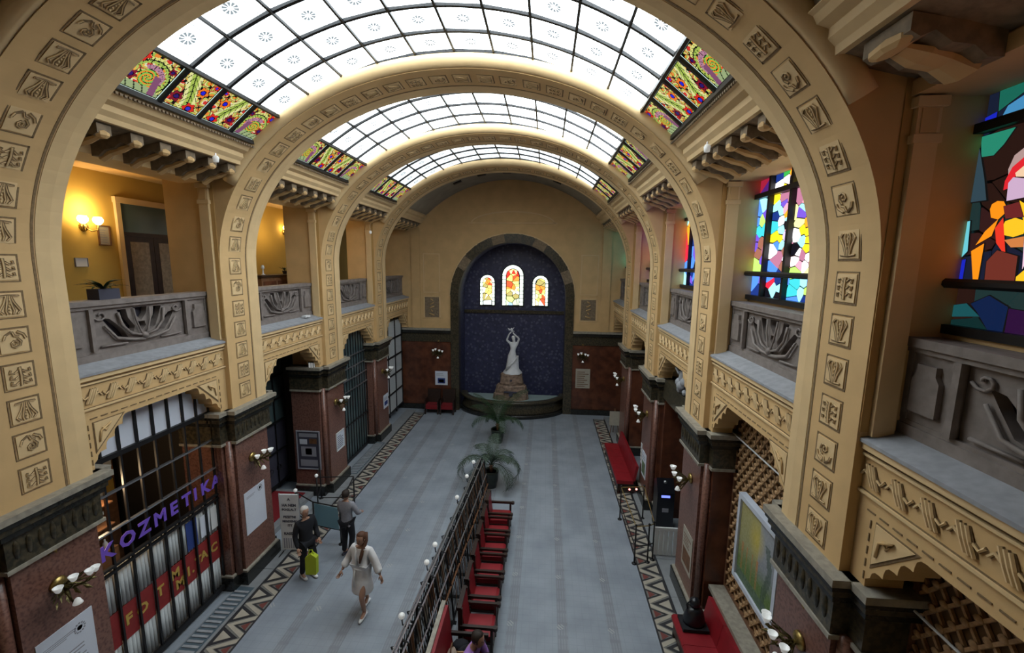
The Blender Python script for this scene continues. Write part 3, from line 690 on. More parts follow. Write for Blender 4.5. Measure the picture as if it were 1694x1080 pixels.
s1 = [(float(t.split()[0]), float(t.split()[1]), GC[t.split()[2]]) for t in W1.split(',')]
for i in range(22): s1.append((5.25 + R.random() * .6, 6.5 + R.random() * 2.0, GC[R.choice('W Y C M V P T B O'.split())]))
rr = random.Random(3); s0 = []
for i in range(70):
    y, z = 1.5 + rr.random() * 2.65, 6.5 + rr.random() * 2.1
    if y > 2.9: c_ = rr.choice([(.02, .008, .006), (.012, .03, .03), (.03, .01, .01), (.008, .012, .03)])
    else: c_ = rr.choice([(1.4, .38, .02), (1.2, .45, .03), (.05, .3, .25), (.9, .10, .03), (1.3, .35, .04), (.3, .05, .03), (1.2, .5, .2), (.5, .06, .02)]) if 6.9 < z < 7.9 else rr.choice([(.03, .3, .3), (.05, .2, .5), (.01, .06, .08)])  # unseen panes brightened in orange to throw added coloured light on the wall
    s0.append((y, z, c_))
# the photograph's strip of the near window, then its colours carried on unseen, brighter for their glow on the wall
ex = [(p, W0C[k]) for k, v in W0.items() for p in v]
ex += [([(1.9 + (p[0] - 3.6) * 1.5, p[1]) for p in poly], c_) for poly, c_ in ex if min(p[0] for p in poly) > 0] + [([(2.9 - (p[0] - 3.6) * 1.0, p[1]) for p in poly], c_) for poly, c_ in ex]
window(1, 0, 'stained-glass window with an orange-sleeved, red-haired figure on dark glass', s0, ex, 5.30)
window(2, 1, 'abstract stained-glass window of yellow, white, mauve and turquoise pieces', s1)
for n, b, cnt, lab in ((3, 2, 90, 'tall stained-glass window of slim blue, orange and violet strips'), (4, 3, 50, 'small dark purple and brown stained-glass window'), (5, 4, 40, 'farthest pale blue leaded window beside the end wall')):
    a, c = BAYS[b]; q = []
    for i in range(cnt):
        y, z = a + rr.random() * (c - a), 6.5 + rr.random() * 2.1
        pal = {3: ['B', 'V', 'O', 'C', 'Bd', 'Vd', 'L', 'B', 'R', 'K'], 4: ['Vd', 'Rd', 'Bd', 'Br', 'K', 'V', 'M'], 5: ['Bd', 'L', 'K', 'T', 'Gd', 'Bd']}[n]
        q.append((y, 6.5 + (z - 6.5), GC[rr.choice(pal)] if z > 6.9 or n > 3 else GC[rr.choice(['B', 'V', 'C', 'Bd'])]))
    window(n, b, lab, q)

# ------------------------------------------------------------------ end wall with niche
WE = struct('wall_end', 'end wall with brown marble dado, cream upper wall and tall round niche')
NX, NZ, NR = .12, 5.46, 2.46
def arcpts(r, n=28, cx=NX, cz=NZ): return [(cx + r * cos(pi * i / n), cz + r * sin(pi * i / n)) for i in range(n + 1)]
hole = [(NX + NR, 0)] + arcpts(NR) + [(NX - NR, 0)]
up_ = [(5.8, 3.9), (5.8, 11.2), (-5.8, 11.2), (-5.8, 3.9), (NX - NR - .02, 3.9)] + [p for p in arcpts(NR + .02)[::-1]] + [(NX + NR + .02, 3.9)]
MB().prism(up_, 'y', YE, YE + .3).build('upper_wall', 'cream', WE)
for s in (-1, 1):
    xi = NX + s * (NR + .38)
    MB().box(xi, s * 5.8, YE - .02, YE + .3, .25, 3.3).build('marble_dado', 'brown_marble', WE)
    for q in range(3): MB().box(xi + s * (.06 + q * .62), xi + s * (.62 + q * .62), YE - .035, YE - .02, .3, 3.26).build('marble_slab', 'brown_marble', WE)
    MB().box(xi, s * 5.8, YE - .10, YE + .3, 0, .25).build('plinth', 'black_marble', WE)
    MB().box(xi, s * 5.8, YE - .06, YE + .3, 3.3, 3.72).build('dark_frieze', 'green_marble', WE)
    MB().box(xi, s * 5.8, YE - .14, YE + .3, 3.72, 3.86).build('dado_cornice', 'black_marble', WE)
    MB().box(xi, s * 5.8, YE - .18, YE + .3, 3.86, 3.95).build('dado_ledge', 'marble_band', WE)
    MB().box(NX + s * NR, xi, YE - .09, YE + .3, 0, NZ).build('niche_jamb', 'green_marble', WE)
    x0, x1 = s * 3.22, s * 4.0
    for z0, z1, nm in ((4.40, 5.45, 0), (5.6, 7.4, 1)):     # sunk panels
        f = MB()
        for a_, b_, c_, d_ in ((x0, x1, z0, z0 + .04), (x0, x1, z1 - .04, z1), (x0, x0 + s * .04, z0, z1), (x1 - s * .04, x1, z0, z1)): f.box(a_ + s * 0, b_, YE - .02, YE, c_, d_)
        f.build('panel_frame', 'cream_light', WE)
    MB().box(x0 + s * .06, x1 - s * .06, YE - .012, YE, 4.46, 5.39).build('relief_ground', 'brown_relief', WE)
    rv = MB()
    for q in range(5): rv.tube([(s * 3.61 + .12 * cos(q * 1.3), YE - .02, 4.55 + q * .17), (s * 3.61 - .13 * cos(q * 1.3), YE - .03, 4.64 + q * .17)], .03, 5)
    rv.build('carved_relief', 'cream', WE, True)
MB().prism(arcpts(NR + .38) + arcpts(NR)[::-1], 'y', YE - .09, YE + .3).build('niche_arch', 'green_marble', WE)
MB().prism(arcpts(NR + .44) + arcpts(NR + .38)[::-1], 'y', YE - .05, YE + .1).build('niche_moulding', 'cream_light', WE)
for q in range(13):
    a = pi * (q + .5) / 13; bk = MB().box(-.19, .19, -.012, 0, -.29, .29).build('voussoir', 'brown_relief' if q % 3 == 1 else 'green_marble', WE)
    place(bk, (cos(a), 0, sin(a)), (-sin(a), 0, cos(a)), (NX + (NR + .19) * cos(a), YE - .092, NZ + (NR + .19) * sin(a)))
YN = 20.95
ni = [(NX + NR + .01, -.1)] + arcpts(NR + .01) + [(NX - NR - .01, -.1)]
mb = MB(); n = len(ni)
mb.add([(x, YE + .25, z) for x, z in ni] + [(x, YN, z) for x, z in ni], [(i, i + 1, n + i + 1, n + i) for i in range(n - 1)] + [list(range(n, 2 * n))]); mb.build('niche', 'blue_mosaic', WE)
MB().box(NX - NR, NX + NR, YN - .1, YN, 4.55, 4.70).build('niche_band', 'green_marble', WE)
# upper wall: wide arched mouldings
for r_, z_ in ((1.9, 7.55), (3.9, 6.2)):
    pass
mb = MB(); el = [(NX + 1.9 * cos(pi * i / 24), 8.75 + .55 * sin(pi * i / 24)) for i in range(25)]
sweep(mb, el, [(0, YE - .03), (.06, YE - .03), (.06, YE), (0, YE)]); sweep(mb, [(NX + 2.0, 8.75), (NX - 2.0, 8.75)][::-1], [(0, YE - .03), (.05, YE - .03), (.05, YE), (0, YE)]); mb.build('arched_panel', 'cream_light', WE)
for s in (-1, 1):
    MB().box(s * 4.15, s * 4.55, YE - .06, YE, 3.95, 8.6).build('pilaster', 'cream', WE)
# three little stained windows in the niche
for i, (cx, zb, zt, w_) in enumerate(((-1.20, 4.92, 6.42, .36), (.05, 4.92, 6.92, .52), (1.40, 4.92, 6.42, .38))):
    root = struct('window_%d' % (6 + i), ['small round-headed stained window, on the shop side of the taller one', 'tallest round-headed stained window above the statue', 'small round-headed stained window, on the bench side of the taller one'][i])
    zc = zt - w_; yy = YN - .02
    outer = [(cx + w_, zb)] + [(cx + w_ * cos(pi * q / 14), zc + w_ * sin(pi * q / 14)) for q in range(15)] + [(cx - w_, zb)]
    MB().prism([(cx + (x - cx) * 1.08, zb - .04 + (z - zb) * 1.03) for x, z in outer], 'y', yy - .02, yy + .02).build('lead_frame', 'iron', root)
    wi = w_ * .62
    for q in range(9):       # white border around the head
        a0, a1 = pi * (q + .06) / 9, pi * (q + .94) / 9; mb = MB(); mb.col = (1.5, 1.8, 1.55)
        mb.prism([(cx + r_ * cos(a), zc + r_ * sin(a)) for r_, a in ((w_ * .97, a0), (w_ * .97, a1), (wi * 1.08, a1), (wi * 1.08, a0))], 'y', yy - .035, yy - .02); mb.build('pane', 'lit_glass', root)
    nr = 6 if i != 1 else 8
    for q in range(nr):
        z0 = zb + .03 + (zc - zb - .03) * q / nr; z1 = zb + (zc - zb - .03) * (q + 1) / nr
        for s in (-1, 1):
            mb = MB(); mb.col = (1.5, 1.8, 1.55); mb.box(cx + s * wi * 1.08, cx + s * w_ * .97, yy - .035, yy - .02, z0, z1); mb.build('pane', 'lit_glass', root)
    ii = [(cx + (x - cx) * .62, zb + .03 + (z - zb) * .93) for x, z in outer]
    rr2 = random.Random(i); seeds = []
    for q in range(34 if i == 1 else 22):
        y_, z_ = cx + rr2.uniform(-wi, wi), rr2.uniform(zb, zt - .1); t = (z_ - zb) / (zt - zb)
        pal = [(1, .72, .15), (1, .85, .4), (.9, .25, .04), (.85, .08, .03), (.6, .75, .2), (1, .95, .6), (.35, .3, .1)]
        if t > .75 and i == 1: pal = [(.9, .03, .02), (.9, .3, .1), (1, .8, .3)]
        if t < .15: pal = [(.3, .5, .8), (.8, .9, .9), (.5, .6, .4)]
        seeds.append((y_, z_, rr2.choice(pal)))
    for poly, (sy_, sz_, cc) in zip(voronoi([(q, r_) for q, r_, _ in seeds], (cx - wi, cx + wi, zb + .03, zt - .06)), seeds):
        pp = []
        for p in poly:
            x, z = p
            if z > zc:
                d = math.hypot(x - cx, z - zc)
                if d > wi: x, z = cx + (x - cx) * wi / d, zc + (z - zc) * wi / d
            pp.append((cx + 0 + (x - cx), z))
        if len(pp) < 3: continue
        my, mz = sum(p[0] for p in pp) / len(pp), sum(p[1] for p in pp) / len(pp)
        mb = MB(); mb.col = tuple(q * 1.5 for q in cc); mb.prism([(my + (x - my) * .88, mz + (z - mz) * .88) for x, z in pp], 'y', yy - .035, yy - .02); mb.build('pane', 'lit_glass', root)
WF = struct('wall_front', 'front end wall behind the viewpoint'); MB().box(-8.2, 6.4, -1.5, -1.3, 0, 11.4).build('wall_surface', 'cream', WF); MB().box(-7.5, -5.4, -1.3, -.6, 8.72, 9.9).build('roof_slab', 'vault_plaster', WF)
# back of lower right bays
MB().box(5.28, 5.5, -1.3, YR[1] + .3, 0, 5.2).build('lattice_back_wall', 'lattice_ground', WR)
MB().box(5.30, 5.5, YR[2] + .3, YE, 0, 5.2).build('back_wall', 'brown_marble', WR)
MB().box(6.2, 6.4, YR[1], YR[2] + D, 0, 5.2).build('back_wall', 'dark_room', WR)
MB().box(-6.0, -5.3, YR[3] + D, YE, 0, .02).build('floor_patch', 'stone_strip', WL)

# ================================================================== THINGS
# ------------------------------------------------------------------ wall sconces (flower-like brass brackets) and rosettes
def sconce_proto():
    root = empty('wall_sconce')      # local +x points away from the wall
    MB().lathe([(0, 0), (.13, .0), (.12, .03), (.05, .06), (0, .07)], n=12).xf(Matrix.Rotation(pi / 2, 4, 'Y')).build('backplate', 'brass', root, True)
    tips = [(.34, -.26, .08), (.42, -.10, .16), (.44, .12, .10), (.36, .27, .04), (.30, 0, -.22)]
    for i, (x, y, z) in enumerate(tips):
        MB().tube([(.03, 0, 0), (x * .45, y * .25, z * .3 - .10), (x * .8, y * .8, z - .12), (x, y, z - .02)], [.022, .018, .014, .012], 6).build('arm', 'bronze', root, True)
        up_z = 1 if z > -.1 else -1
        MB().lathe([(.012, 0), (.035, .02 * up_z), (.05, .06 * up_z), (.068, .10 * up_z), (.06, .10 * up_z), (.03, .03 * up_z)], (x, y, z), 10).build('glass_shade', 'shade_glass', root, True)
    lf = MB()
    for k in range(34):
        a = k * 2.4; r = .06 + .007 * k; c = Vector((.10 + .006 * k, r * cos(a) * 1.2, r * sin(a) * .6 - .02)); d = Vector((.04, cos(a) * .07, sin(a) * .06))
        n = d.cross(Vector((1, 0, 0))).normalized() * .028
        lf.add([c - d, c + n, c + d + Vector((.02, 0, 0)), c - n, c + Vector((.02, 0, 0))], [(0, 1, 4), (1, 2, 4), (2, 3, 4), (3, 0, 4)])
    lf.build('brass_leaves', 'bronze', root)
    return root
def rosette_proto():
    mb = MB(); mb.lathe([(0, .05), (.03, .045), (.04, .02), (.02, .0)], n=8)
    for k in range(5):
        a = 2 * pi * k / 5 + .3; c, s_ = cos(a), sin(a)
        mb.add([(.02 * c - .02 * s_, .02 * s_ + .02 * c, .01), (.02 * c + .02 * s_, .02 * s_ - .02 * c, .01), (.10 * c, .10 * s_, .015), (.05 * c, .05 * s_, .04)], [(0, 1, 3), (1, 2, 3), (2, 0, 3)])
    return mb.xf(Matrix.Rotation(pi / 2, 4, 'Y')).mesh('wall_rosette', 'brass')
SC = sconce_proto(); RO = rosette_proto(); used = False
pier_name = {-1: ['the pier before the cosmetics shop', 'the pier between shop and red-carpet doorway', 'the pier between carpet doorway and barred gate', 'the farthest pier on the gate side'],
             1: ['the nearest pier beside the landscape painting', 'the pier between the painting and the black kiosk', 'the pier before the long far red bench', 'the farthest pier on the bench side']}
spots = [(s * 4.69, YR[k] + .47, 2.72, 0 if s < 0 else pi, pier_name[s][k]) for s in (-1, 1) for k in range(4)]
spots += [(-3.30, YE - .035, 2.82, -pi / 2, 'the end wall, gate side of the niche'), (3.42, YE - .035, 2.82, -pi / 2, 'the end wall, bench side of the niche')]
for x, y, z, rz, w_ in spots:
    o = SC if not used else copy_tree(SC); used = True
    o.location = (x, y, z); o.rotation_euler = (0, 0, rz); tag(o, 'brass flower sconce on ' + w_, 'wall lamp', 'brass flower sconces'); o.scale = (.82, .82, .82)
    q = link('wall_rosette', RO); q.location = (x, y, z + .52); q.rotation_euler = (0, 0, rz); tag(q, 'gilt star rosette on ' + w_, 'ornament', 'gilt star rosettes')

# ------------------------------------------------------------------ notices and posters
def poster(name, label, o_, X, Y, w_, h_, paint, frame=None, cat='poster'):
    """o_: lower-left corner, X: along width (unit), up = z; faces X x Z side"""
    X = Vector(X); Zu = Vector((0, 0, 1)); N = X.cross(Zu)
    root = tag(empty(name, o_), label, cat)
    def q(u0, u1, v0, v1, d0, d1, m_, nm):
        mb = MB(); cs = [X * u + Zu * v + N * d for u in (u0, u1) for v in (v0, v1) for d in (d0, d1)]
        mb.add(cs, [(0, 1, 3, 2), (4, 6, 7, 5), (0, 4, 5, 1), (2, 3, 7, 6), (0, 2, 6, 4), (1, 5, 7, 3)]); return mb.build(nm, m_, root)
    q(0, w_, 0, h_, .0, .012, paint[0], 'sheet')
    for u0, u1, v0, v1, m_ in paint[1]: q(u0 * w_, u1 * w_, v0 * h_, v1 * h_, .012, .014, m_, 'print')
    if frame:
        t = frame[1]
        for a in ((-t, 0, -t, h_ + t), (w_, w_ + t, -t, h_ + t), (0, w_, -t, 0), (0, w_, h_, h_ + t)): q(*a, 0, .03, frame[0], 'frame')
    return root
def lines(n, v0, v1, m_='grey_ink', seed=0, u0=.1, u1=.9):
    r_ = random.Random(seed); out = []
    for i in range(n):
        v = v0 + (v1 - v0) * i / n; out.append((u0, u0 + (u1 - u0) * r_.uniform(.6, 1), v, v + (v1 - v0) / n * .35, m_))
    return out
LX, RX = -4.699, 4.699
def on_left(name, label, y, z, w_, h_, paint, frame=None, **k): return poster(name, label, (LX, y, z), (0, 1, 0), None, w_, h_, paint, frame, **k)
def on_right(name, label, y, z, w_, h_, paint, frame=None, x=RX, **k): return poster(name, label, (x, y + w_, z), (0, -1, 0), None, w_, h_, paint, frame, **k)
pa = on_left('notice_sheet', 'large white notice with round emblem below the sconce on the nearest shop-side pier', 4.27, 1.10, .68, 1.0, ('paper', lines(3, .80, .88, seed=1, u0=.1, u1=.7) + lines(10, .1, .62, seed=2)))
on_left('notice_sheet', 'plain white notice with faint emblem beside the folding banner', 8.05, 1.05, .66, .97, ('paper', lines(2, .84, .9, seed=3, u0=.1, u1=.6) + lines(9, .2, .7, 'paper', seed=4)))
for y in (4.27, 8.05):
    e = MB()
    for k in range(12):
        a = 2 * pi * k / 12; e.box(LX + .012, LX + .016, y + .50 + .065 * cos(a) - .01, y + .50 + .065 * cos(a) + .01, 1.92 + .065 * sin(a) - .01, 1.92 + .065 * sin(a) + .01)
    e.lathe([(.0, 0), (.035, 0)], (0, 0, 0), 10); e.v[-20:] = [(LX + .0145, y + .50 + p[0], 1.92 + p[1]) for p in e.v[-20:]]
    o = e.build('emblem', 'grey_ink', pa if y < 5 else bpy.data.objects['notice_sheet.001']); o.location = (-LX, -y, -(1.10 if y < 5 else 1.05))
on_left('notice_sheet', 'small framed grid timetable on the pier after the carpet doorway', 12.10, 1.15, .48, .55, ('paper', lines(7, .1, .85, 'ink', 5)), ('white_paint', .015))
on_left('notice_sheet', 'small lilac notice on the farthest shop-side pier', 15.98, 1.15, .48, .55, ('paper', [(.15, .85, .2, .5, 'blue_print')] + lines(3, .6, .85, seed=6)))
poster('event_poster', 'white poster with a blue picture on the end wall above the dark armchairs', (-3.50, YE - .035, 1.20), (1, 0, 0), None, .60, .68, ('paper', [(.2, .8, .12, .5, 'blue_print'), (.28, .7, .2, .4, 'grey_ink')] + lines(2, .7, .9, seed=7)))
poster('event_poster', 'tall cream notice board of lines on the end wall, bench side', (3.14, YE - .035, 1.28), (1, 0, 0), None, .66, .92, ('tile_cream', lines(8, .08, .92, 'wood', 8)))
on_right('event_poster', 'tan and cream poster at waist height on the pier between painting and kiosk', 8.02, .75, .55, .85, ('tile_cream', [(.1, .9, .1, .5, 'wood')] + lines(4, .6, .9, 'wood', 9)))
on_right('event_poster', 'pale grey-green poster on the pier before the far red bench', 12.0, .75, .50, .75, ('paper', [(.12, .88, .1, .6, 'green_print')] + lines(2, .7, .9, seed=10)))
on_right('event_poster', 'narrow white notice next to the grey-green poster', 12.56, 1.0, .14, .62, ('white_paint', lines(4, .1, .9, seed=11)))
# carpet doorway notice board on the pier return
poster('notice_board', 'framed dark notice board with pictures beside the red-carpet doorway', (-5.58, YR[2] - .195, .86), (1, 0, 0), None, .66, 1.14,
       ('ink', [(.08, .92, .86, .96, 'grey_ink'), (.1, .45, .66, .8, 'paper'), (.55, .9, .68, .82, 'wood'), (.15, .85, .33, .6, 'grey_ink'), (.35, .65, .38, .55, 'tile_red'), (.1, .9, .06, .24, 'grey_ink')]), ('grey_ink', .03), cat='notice board')
ob = empty('lantern', (-4.98, YR[2] - .22, 3.98)); tag(ob, 'small white square lantern standing on the capital by the carpet doorway', 'lamp')
MB().box(-.07, .07, -.07, .07, 0, .14).build('glass_box', 'shade_glass', ob)
b_ = MB().box(-.08, .08, -.08, .08, .14, .16)
for q in (-.075, .0, .065):
    for p in (-.08, .072): b_.box(q, q + .01, p, p + .01, 0, .14); b_.box(p, p + .01, q, q + .01, 0, .14)
b_.build('frame', 'iron', ob)

# ------------------------------------------------------------------ cosmetics shop window (first bay, left)
a, c = BAYS[1]; ya, yb = a + .10, c - .18; X0 = -5.05
sh = tag(empty('shop_window', (0, 0, 0)), 'black iron-barred cosmetics shop window with purple letters and red band', 'shop window')
nb = 8; ys = [ya + .02 + (yb - ya - .04) * i / nb for i in range(nb + 1)]
bar = None
for y in ys: MB().box(X0 + .0, X0 + .035, y - .016, y + .016, .1, 4.62).build('bar', 'iron', sh)
for z, t, m_ in ((3.38, .014, 'steel'), (2.78, .014, 'steel'), (2.20, .02, 'iron'), (2.11, .018, 'iron'), (3.95, .04, 'iron'), (.12, .05, 'iron')):
    MB().box(X0 - .005, X0 + .05, ya, yb, z - t, z + t).build('rail', m_, sh)
for i in range(nb):
    y0, y1 = ys[i] + .016, ys[i + 1] - .016
    MB().box(X0 - .02, X0 - .008, y0, y1, 3.99, 4.62).build('transom_pane', 'paper', sh)
    MB().box(X0 - .02, X0 - .01, y0, y1, .80, 1.40).build('red_panel', 'red_band', sh)
    for z0, z1 in ((1.41, 2.09), (.16, .79)):
        cu = MB(); k = 4
        for j in range(k): 
            u = y0 + (y1 - y0) * j / k; v_ = y0 + (y1 - y0) * (j + 1) / k; cu.tube([(X0 - .05, (u + v_) / 2, z0), (X0 - .05, (u + v_) / 2, z1)], (v_ - u) * .52, 6)
        cu.build('curtain', 'curtain', sh, True)
for i, (y, ch) in enumerate(zip([5.50, 5.83, 6.12, 6.42, 6.70, 6.98, 7.18, 7.42, 7.69], 'KOZMETIKA')):
    o = link('letter', text_mesh(ch, .33, 'purple'), sh); place(o, (0, 1, 0), (1, 0, 0), (X0 + .055, y, 2.50)); tag(o, 'purple letter ' + ch)
for ch, y, z in (('F', 5.74, 1.12), ('O', 5.98, 1.10), ('T', 6.32, 1.14), ('M', 6.64, 1.22), ('M', 6.72, .98), ('I', 6.92, 1.05), ('.', 7.02, 1.05), ('T', 7.16, 1.10), ('A', 7.30, 1.12), ('C', 7.56, 1.10)):
    o = link('letter', text_mesh(ch, .25, 'gold'), sh); place(o, (0, 1, 0), (1, 0, 0), (X0 - .006, y, z)); tag(o, 'small gold letter')
for i, (y0, y1, z0, z1, m_) in enumerate(((6.95, 7.20, 1.45, 2.02, 'blue_print'), (7.28, 7.5, 1.5, 1.95, 'paper'), (7.55, 7.78, 1.5, 1.98, 'white_paint'))):
    MB().box(X0 - .008, X0 - .002, y0, y1, z0, z1).build('window_poster', m_, sh)
# display behind the glass
dc = tag(empty('display_shelf', (-5.55, 5.75, 0)), 'lit display shelf of warm-coloured goods behind the shop window', 'shelf')
MB().box(-.12, .12, -.45, .30, 0, 2.2).build('cabinet', 'wood', dc)
for z in (2.2, 2.62, 3.0): MB().box(-.12, .12, -.45, .30, z, z + .02).build('shelf', 'wood', dc)
for p in (-.44, .28): MB().box(-.12, -.10, p, p + .02, 2.2, 3.02).build('post', 'wood', dc)
for i in range(9):
    z = 2.22 if i < 5 else 2.64; y = 5.36 + (i % 5) * .14
    o = MB().lathe([(.0, 0), (.035, 0), (.04, .06), (.03, .12), (.012, .14), (.012, .18), (0, .18)], n=8).build('lotion_bottle', ['gold', 'white_paint', 'red_band', 'tan_lattice', 'curtain'][i % 5], None, True)
    o.location = (-5.52, y, z); tag(o, ['gold', 'white', 'red', 'tan', 'pale grey'][i % 5] + ' bottle on the %s display shelf behind the shop window' % ('upper' if i > 4 else 'lower'), 'bottle', 'bottles on the display shelf')
lt = bpy.data.lights.new('shop_light', 'POINT'); lt.energy = 22; lt.color = (1, .7, .4); lt.shadow_soft_size = .1; lo = bpy.data.objects.new('shop_light', lt); COL.objects.link(lo); lo.location = (-5.35, 5.7, 3.3)
for i, (y, z) in enumerate(((6.5, 0), (7.3, 0))):
    o = tag(empty('shop_cabinet', (-7.2, y, z)), ['tall dark cabinet with pale boxes deep inside the shop, nearer one', 'tall dark cabinet with pale boxes deep inside the shop, farther one'][i], 'cabinet')
    MB().box(-.3, .0, -.35, .35, 0, 3.4).build('body', 'wood', o)
    for k in range(6): MB().box(0, .10, -.3 + .2 * (k % 3), -.16 + .2 * (k % 3), 2.3 + .5 * (k // 3), 2.55 + .5 * (k // 3)).build('box', 'curtain' if k % 2 else 'gold', o)

# ------------------------------------------------------------------ carpet doorway (second bay, left)
a, c = BAYS[2]
stp = tag(empty('door_step'), 'raised grey stone step under the red carpet in the doorway', 'step', kind='structure')
MB().box(-8.1, -5.15, a + .1, c - .2, .012, .14).build('step', 'stone_strip', stp)
tag(MB().box(-8.0, -5.35, a + .25, c - .35, .14, .155).build('carpet', 'carpet_red'), 'dark red carpet running into the barred doorway', 'carpet')
def gate(name, label, x, y0, y1, z0, z1, nbars, rails, m_='iron'):
    g = tag(empty(name), label, 'gate')
    for i in range(nbars + 1):
        y = y0 + (y1 - y0) * i / nbars; MB().box(x - .012, x + .012, y - .012, y + .012, z0, z1).build('bar', m_, g)
    for z, t, mm in rails: MB().box(x - .02, x + .02, y0, y1, z - t, z + t).build('rail', mm, g)
    return g
g1 = gate('iron_gate', 'dark glazed iron grille gate behind the red carpet', -6.3, a + .1, c + .4, .16, 4.6, 6, [(1.3, .02, 'iron'), (2.2, .03, 'iron'), (2.9, .02, 'iron'), (3.6, .02, 'iron'), (.25, .05, 'iron')])
MB().box(-6.36, -6.34, a + .1, c + .4, 2.2, 4.6).build('pane', 'mirror', g1)
MB().box(-6.36, -6.34, a + .1, c + .4, .16, 2.2).build('lower_panel', 'ink', g1)
for k in range(7):
    MB().tube([(-6.27, a + .45 + .36 * k + .09 * cos(q * .7), .8 + .09 * sin(q * .7)) for q in range(10)], .012, 5).build('ring', 'iron', g1)
# tall barred gate (third bay, left)
a, c = BAYS[3]
g2 = gate('iron_gate', 'tall black barred gate with pale cross rails in the third bay', -5.05, a + .1, c - .2, .05, 4.62, 12, [(.1, .05, 'iron'), (2.55, .02, 'steel'), (2.95, .018, 'steel'), (3.35, .018, 'steel'), (3.75, .02, 'steel'), (1.35, .02, 'iron')])
MB().box(-5.12, -5.10, a + .1, c - .2, .05, 4.62).build('pane', 'mirror', g2)
a, c = BAYS[4]
g3 = tag(empty('tall_window_door'), 'narrow tall window with pale panes beside the end wall, shop side', 'window')
for i in range(3):
    for j in range(5): MB().box(-5.07, -5.05, a + .2 + .85 * i, a + .98 + .85 * i, .4 + .82 * j, 1.18 + .82 * j).build('pane', 'curtain', g3)
for i in range(4): MB().box(-5.08, -5.02, a + .13 + .85 * i, a + .19 + .85 * i, .2, 4.6).build('bar', 'iron', g3)
for j in range(6): MB().box(-5.08, -5.03, a + .13, c - .15, .32 + .82 * j, .37 + .82 * j).build('rail', 'iron', g3)

# ------------------------------------------------------------------ banner and railing near the doorway
bn = tag(empty('folding_banner', (-4.30, 8.98, 0), radians(4)), 'white free-standing notice banner beside the doorway railing', 'sign')
bo = MB().box(-.23, .23, -.02, .02, .10, 1.52).build('board', 'white_paint', bn)
for s in (-1, 1): MB().tube([(s * .23, .04, 0), (s * .23, 0, .7), (s * .23, 0, 1.54)], .016, 6).build('leg', 'steel', bn); MB().tube([(s * .23, -.18, 0.012), (s * .23, .2, 0.012)], .014, 6).build('foot', 'iron', bn)
for txt, z, sz in (('A', 1.40, .09), ('HA NEM', 1.25, .09), ('FOGLALT', 1.14, .08), ('FIZETNI', .95, .085), ('MINDENKI', .84, .075), ('ITT', .73, .08), ('KASSZA', .52, .09)):
    o = link('lettering', text_mesh(txt, sz, 'ink', .002), bn); o.rotation_euler = (pi / 2, 0, 0); o.location = (0, -.024, z)
for k in range(7): MB().box(-.18 + .055 * k, -.15 + .055 * k, -.024, -.02, .14, .40).build('stripe', 'grey_ink', bn)
rl = tag(empty('doorway_railing'), 'black metal queue railing with a pale blue panel in front of the carpet doorway', 'railing')
pp = [(-4.75, 9.95), (-4.05, 9.55), (-3.28, 9.40), (-3.62, 10.9), (-4.62, 10.75), (-4.85, 11.35)]
for x, y in pp:
    q = MB().tube([(x, y, .0), (x, y, 1.0)], .02, 8); q.lathe([(.07, 0), (.07, .015), (.02, .03)], (x, y, 0), 10); q.build('post', 'iron', rl, True)
for (i, j) in ((0, 1), (1, 2), (2, 3), (3, 4), (4, 5)):
    for z in (1.0, .38): MB().tube([(*pp[i], z), (*pp[j], z)], .016, 6).build('rail', 'iron', rl)
(x0, y0), (x1, y1) = pp[1], pp[2]
MB().add([(x0 + .04, y0 - .02, .40), (x1 - .04, y1 - .02, .40), (x1 - .04, y1 - .02, .97), (x0 + .04, y0 - .02, .97), (x0 + .04, y0, .40), (x1 - .04, y1, .40), (x1 - .04, y1, .97), (x0 + .04, y0, .97)],
         [(0, 1, 2, 3), (4, 5, 6, 7), (0, 1, 5, 4), (2, 3, 7, 6), (1, 2, 6, 5), (0, 3, 7, 4)]).build('blue_panel', 'ledge_blue' if 'ledge_blue' in MAT else 'frame_silver', rl)
for (x, y) in ((-4.75, 9.95), (-4.62, 10.75)):
    MB().ball((x, y, 1.05), .05, 8).build('knob', 'shade_glass', rl, True)

# ------------------------------------------------------------------ gallery furniture (left)
wl = tag(empty('wall_lamp', (-7.30, 7.78, 7.60)), 'lit two-globe wall lamp on the yellow gallery wall', 'wall lamp')
MB().lathe([(0, 0), (.09, 0), (.07, .04), (0, .06)], n=10).xf(Matrix.Rotation(pi / 2, 4, 'Y')).build('backplate', 'brass', wl, True)
for s in (-1, 1):
    MB().tube([(.03, 0, 0), (.10, s * .06, -.08), (.16, s * .13, -.05), (.17, s * .14, .05)], .014, 6).build('arm', 'brass', wl, True)
    MB().lathe([(.03, 0), (.075, .05), (.085, .10), (.06, .15), (.05, .15)], (.17, s * .14, .05), 12).build('glass_shade', 'lamp_glow', wl, True)
lt = bpy.data.lights.new('gallery_light', 'POINT'); lt.energy = 13; lt.color = (1, .74, .38); lt.shadow_soft_size = .1
for x, y, z in ((-7.05, 7.78, 7.95), (-6.6, 13.0, 7.9)):
    lo = bpy.data.objects.new('gallery_light', lt); COL.objects.link(lo); lo.location = (x, y, z)
w2 = copy_tree(wl); w2.location = (-7.30, 14.22, 7.95); tag(w2, 'lit wall lamp in the second gallery bay', 'wall lamp')
def back(name, label, y, z, w_, h_, paint, frame, cat='picture'): return poster(name, label, (-7.30, y, z), (0, 1, 0), None, w_, h_, paint, frame, cat=cat)
back('framed_notice', 'framed paper notice on the yellow wall between lamp and door', 8.05, 7.28, .20, .36, ('tile_cream', lines(6, .1, .9, seed=12)), ('wood', .02))
